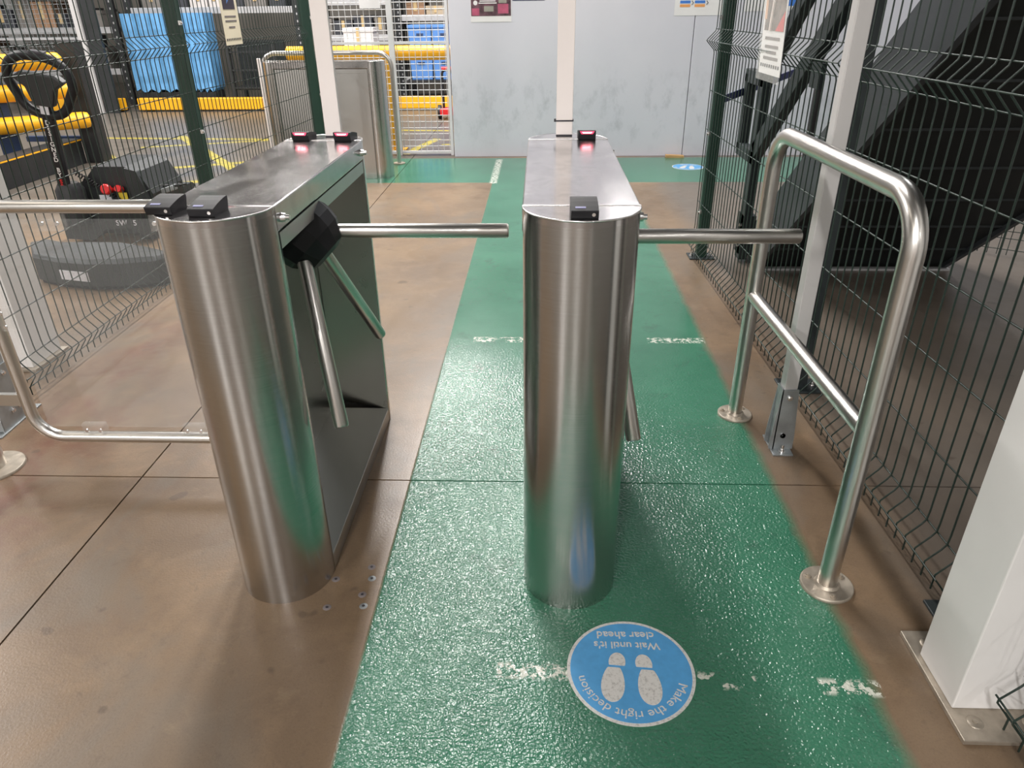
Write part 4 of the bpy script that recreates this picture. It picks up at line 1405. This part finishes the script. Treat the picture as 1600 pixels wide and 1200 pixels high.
t = thing('bin_trolley', 'dark low trolley under the blue bins behind the mesh door', 'trolley', (-1.6, 11.75, 0))
MB().lohi((-2.0, 11.5, 0.36), (-1.2, 12.0, 0.40)).build('deck', M_MATBLK, t, world=True)
for x in (-1.95, -1.25):
    for y in (11.55, 11.95):
        MB().lohi((x - 0.02, y - 0.02, 0.08), (x + 0.02, y + 0.02, 0.36)).build('leg', M_MATBLK, t, world=True)
        MB().cyl((x - 0.015, y, 0.045), (x + 0.015, y, 0.045), 0.045, 12).build('castor', M_GREYINK, t, world=True)
MB().lohi((-1.95, 11.55, 0.14), (-1.25, 11.95, 0.17)).build('lower_deck', M_MATBLK, t, world=True)

t = thing('hand_pallet_jack', 'small red hand truck at the left edge of the grey wall, behind the mesh', 'hand truck', (-1.25, 10.4, 0))
MB().tube(rpath([(-1.32, 10.4, 0.1), (-1.32, 10.36, 0.62), (-1.18, 10.36, 0.62), (-1.18, 10.4, 0.1)], 0.05, 4), 0.016, 8).build('handle_loop', M_MATBLK, t, world=True)
MB().tube([(-1.32, 10.34, 0.64), (-1.18, 10.34, 0.64)], 0.024, 10).build('grip', M_RED, t, world=True)
MB().lohi((-1.36, 10.25, 0.06), (-1.14, 10.5, 0.14)).build('chassis', M_RED, t, world=True, bevel=0.01)
for x in (-1.38, -1.12):
    MB().cyl((x - 0.02, 10.4, 0.09), (x + 0.02, 10.4, 0.09), 0.09, 16).build('wheel', M_MATBLK, t, world=True)

# wire cage and its pale posts at the far left
cg = thing('wire_cage', 'wire mesh cage wall with a pale aluminium post at the far left', 'cage', (-6.7, 11.2, 0))
MB().lohi((-6.66, 11.16, 0.0), (-6.57, 11.24, 2.6)).build('cage_post', M_ALU, cg, world=True, bevel=0.003)
MB().lohi((-6.55, 11.2, 0.0), (-6.35, 11.26, 2.6)).build('cage_door_edge', M_RACK, cg, world=True)
for z in (0.35, 1.02, 2.0):
    MB().lohi((-9.6, 11.18, z - 0.015), (-6.66, 11.22, z + 0.015)).build('cage_rail', M_ZINC, cg, world=True)
wv = MB().tube([(0, 0, 0.35), (0, 0, 2.0)], 0.003, 4).build('cage_wire', M_GALV, cg)
for i in range(48):
    o = wv if i == 0 else copy_child(wv, cg)
    o.location = (-2.85 + i * 0.06, 0, 0)
wh = MB().tube([(-2.9, 0, 0), (0.05, 0, 0)], 0.003, 4).build('cage_cross_wire', M_GALV, cg)
for i in range(27):
    o = wh if i == 0 else copy_child(wh, cg)
    o.location = (0, -0.005, 0.38 + i * 0.06)

# crate and bagged goods on the floor in front of the racks
t = thing('mesh_crate', 'dark wire crate on the far floor right of the blue covered cages', 'crate', (-4.35, 11.9, 0))
for x in (-4.7, -4.0):
    for y in (11.65, 12.1):
        MB().lohi((x - 0.025, y - 0.025, 0.0), (x + 0.025, y + 0.025, 0.95)).build('crate_post', M_RACK, t, world=True)
for z in (0.3, 0.55, 0.8, 0.95):
    MB().lohi((-4.7, 11.63, z - 0.012), (-4.0, 11.66, z + 0.012)).build('crate_rail', M_RACK, t, world=True)
for k in range(11):
    MB().lohi((-4.66 + k * 0.06, 11.645, 0.3), (-4.65 + k * 0.06, 11.655, 0.95)).build('crate_bar', M_RACK, t, world=True)
MB().lohi((-4.7, 11.65, 0.27), (-4.0, 12.1, 0.31)).build('crate_floor', M_RACK, t, world=True)
MB().lohi((-4.7, 12.07, 0.3), (-4.0, 12.1, 0.95)).build('crate_back', M_STAIRBLK, t, world=True)
carton(-3.85, 11.75, 0.0, 0.3, 0.35, 0.62, CARTON[4], 'beige carton standing beside the dark wire crate', 'cartons on the far floor')
carton(-3.3, 11.75, 0.0, 0.5, 0.4, 0.32, CARTON[3], 'flat pale carton on the far floor below the cream notice', 'cartons on the far floor')

t = thing('door_edge_post', 'thin white post at the far end of the distant turnstile', 'post', (-2.36, 6.47, 0))
MB().lohi((-2.375, 6.455, 0.0), (-2.35, 6.48, 1.0)).build('post_bar', M_TRUNK, t, world=True, bevel=0.002)
MB().lohi((-2.39, 6.44, 0.0), (-2.335, 6.495, 0.01)).build('post_foot', M_GALV, t, world=True)
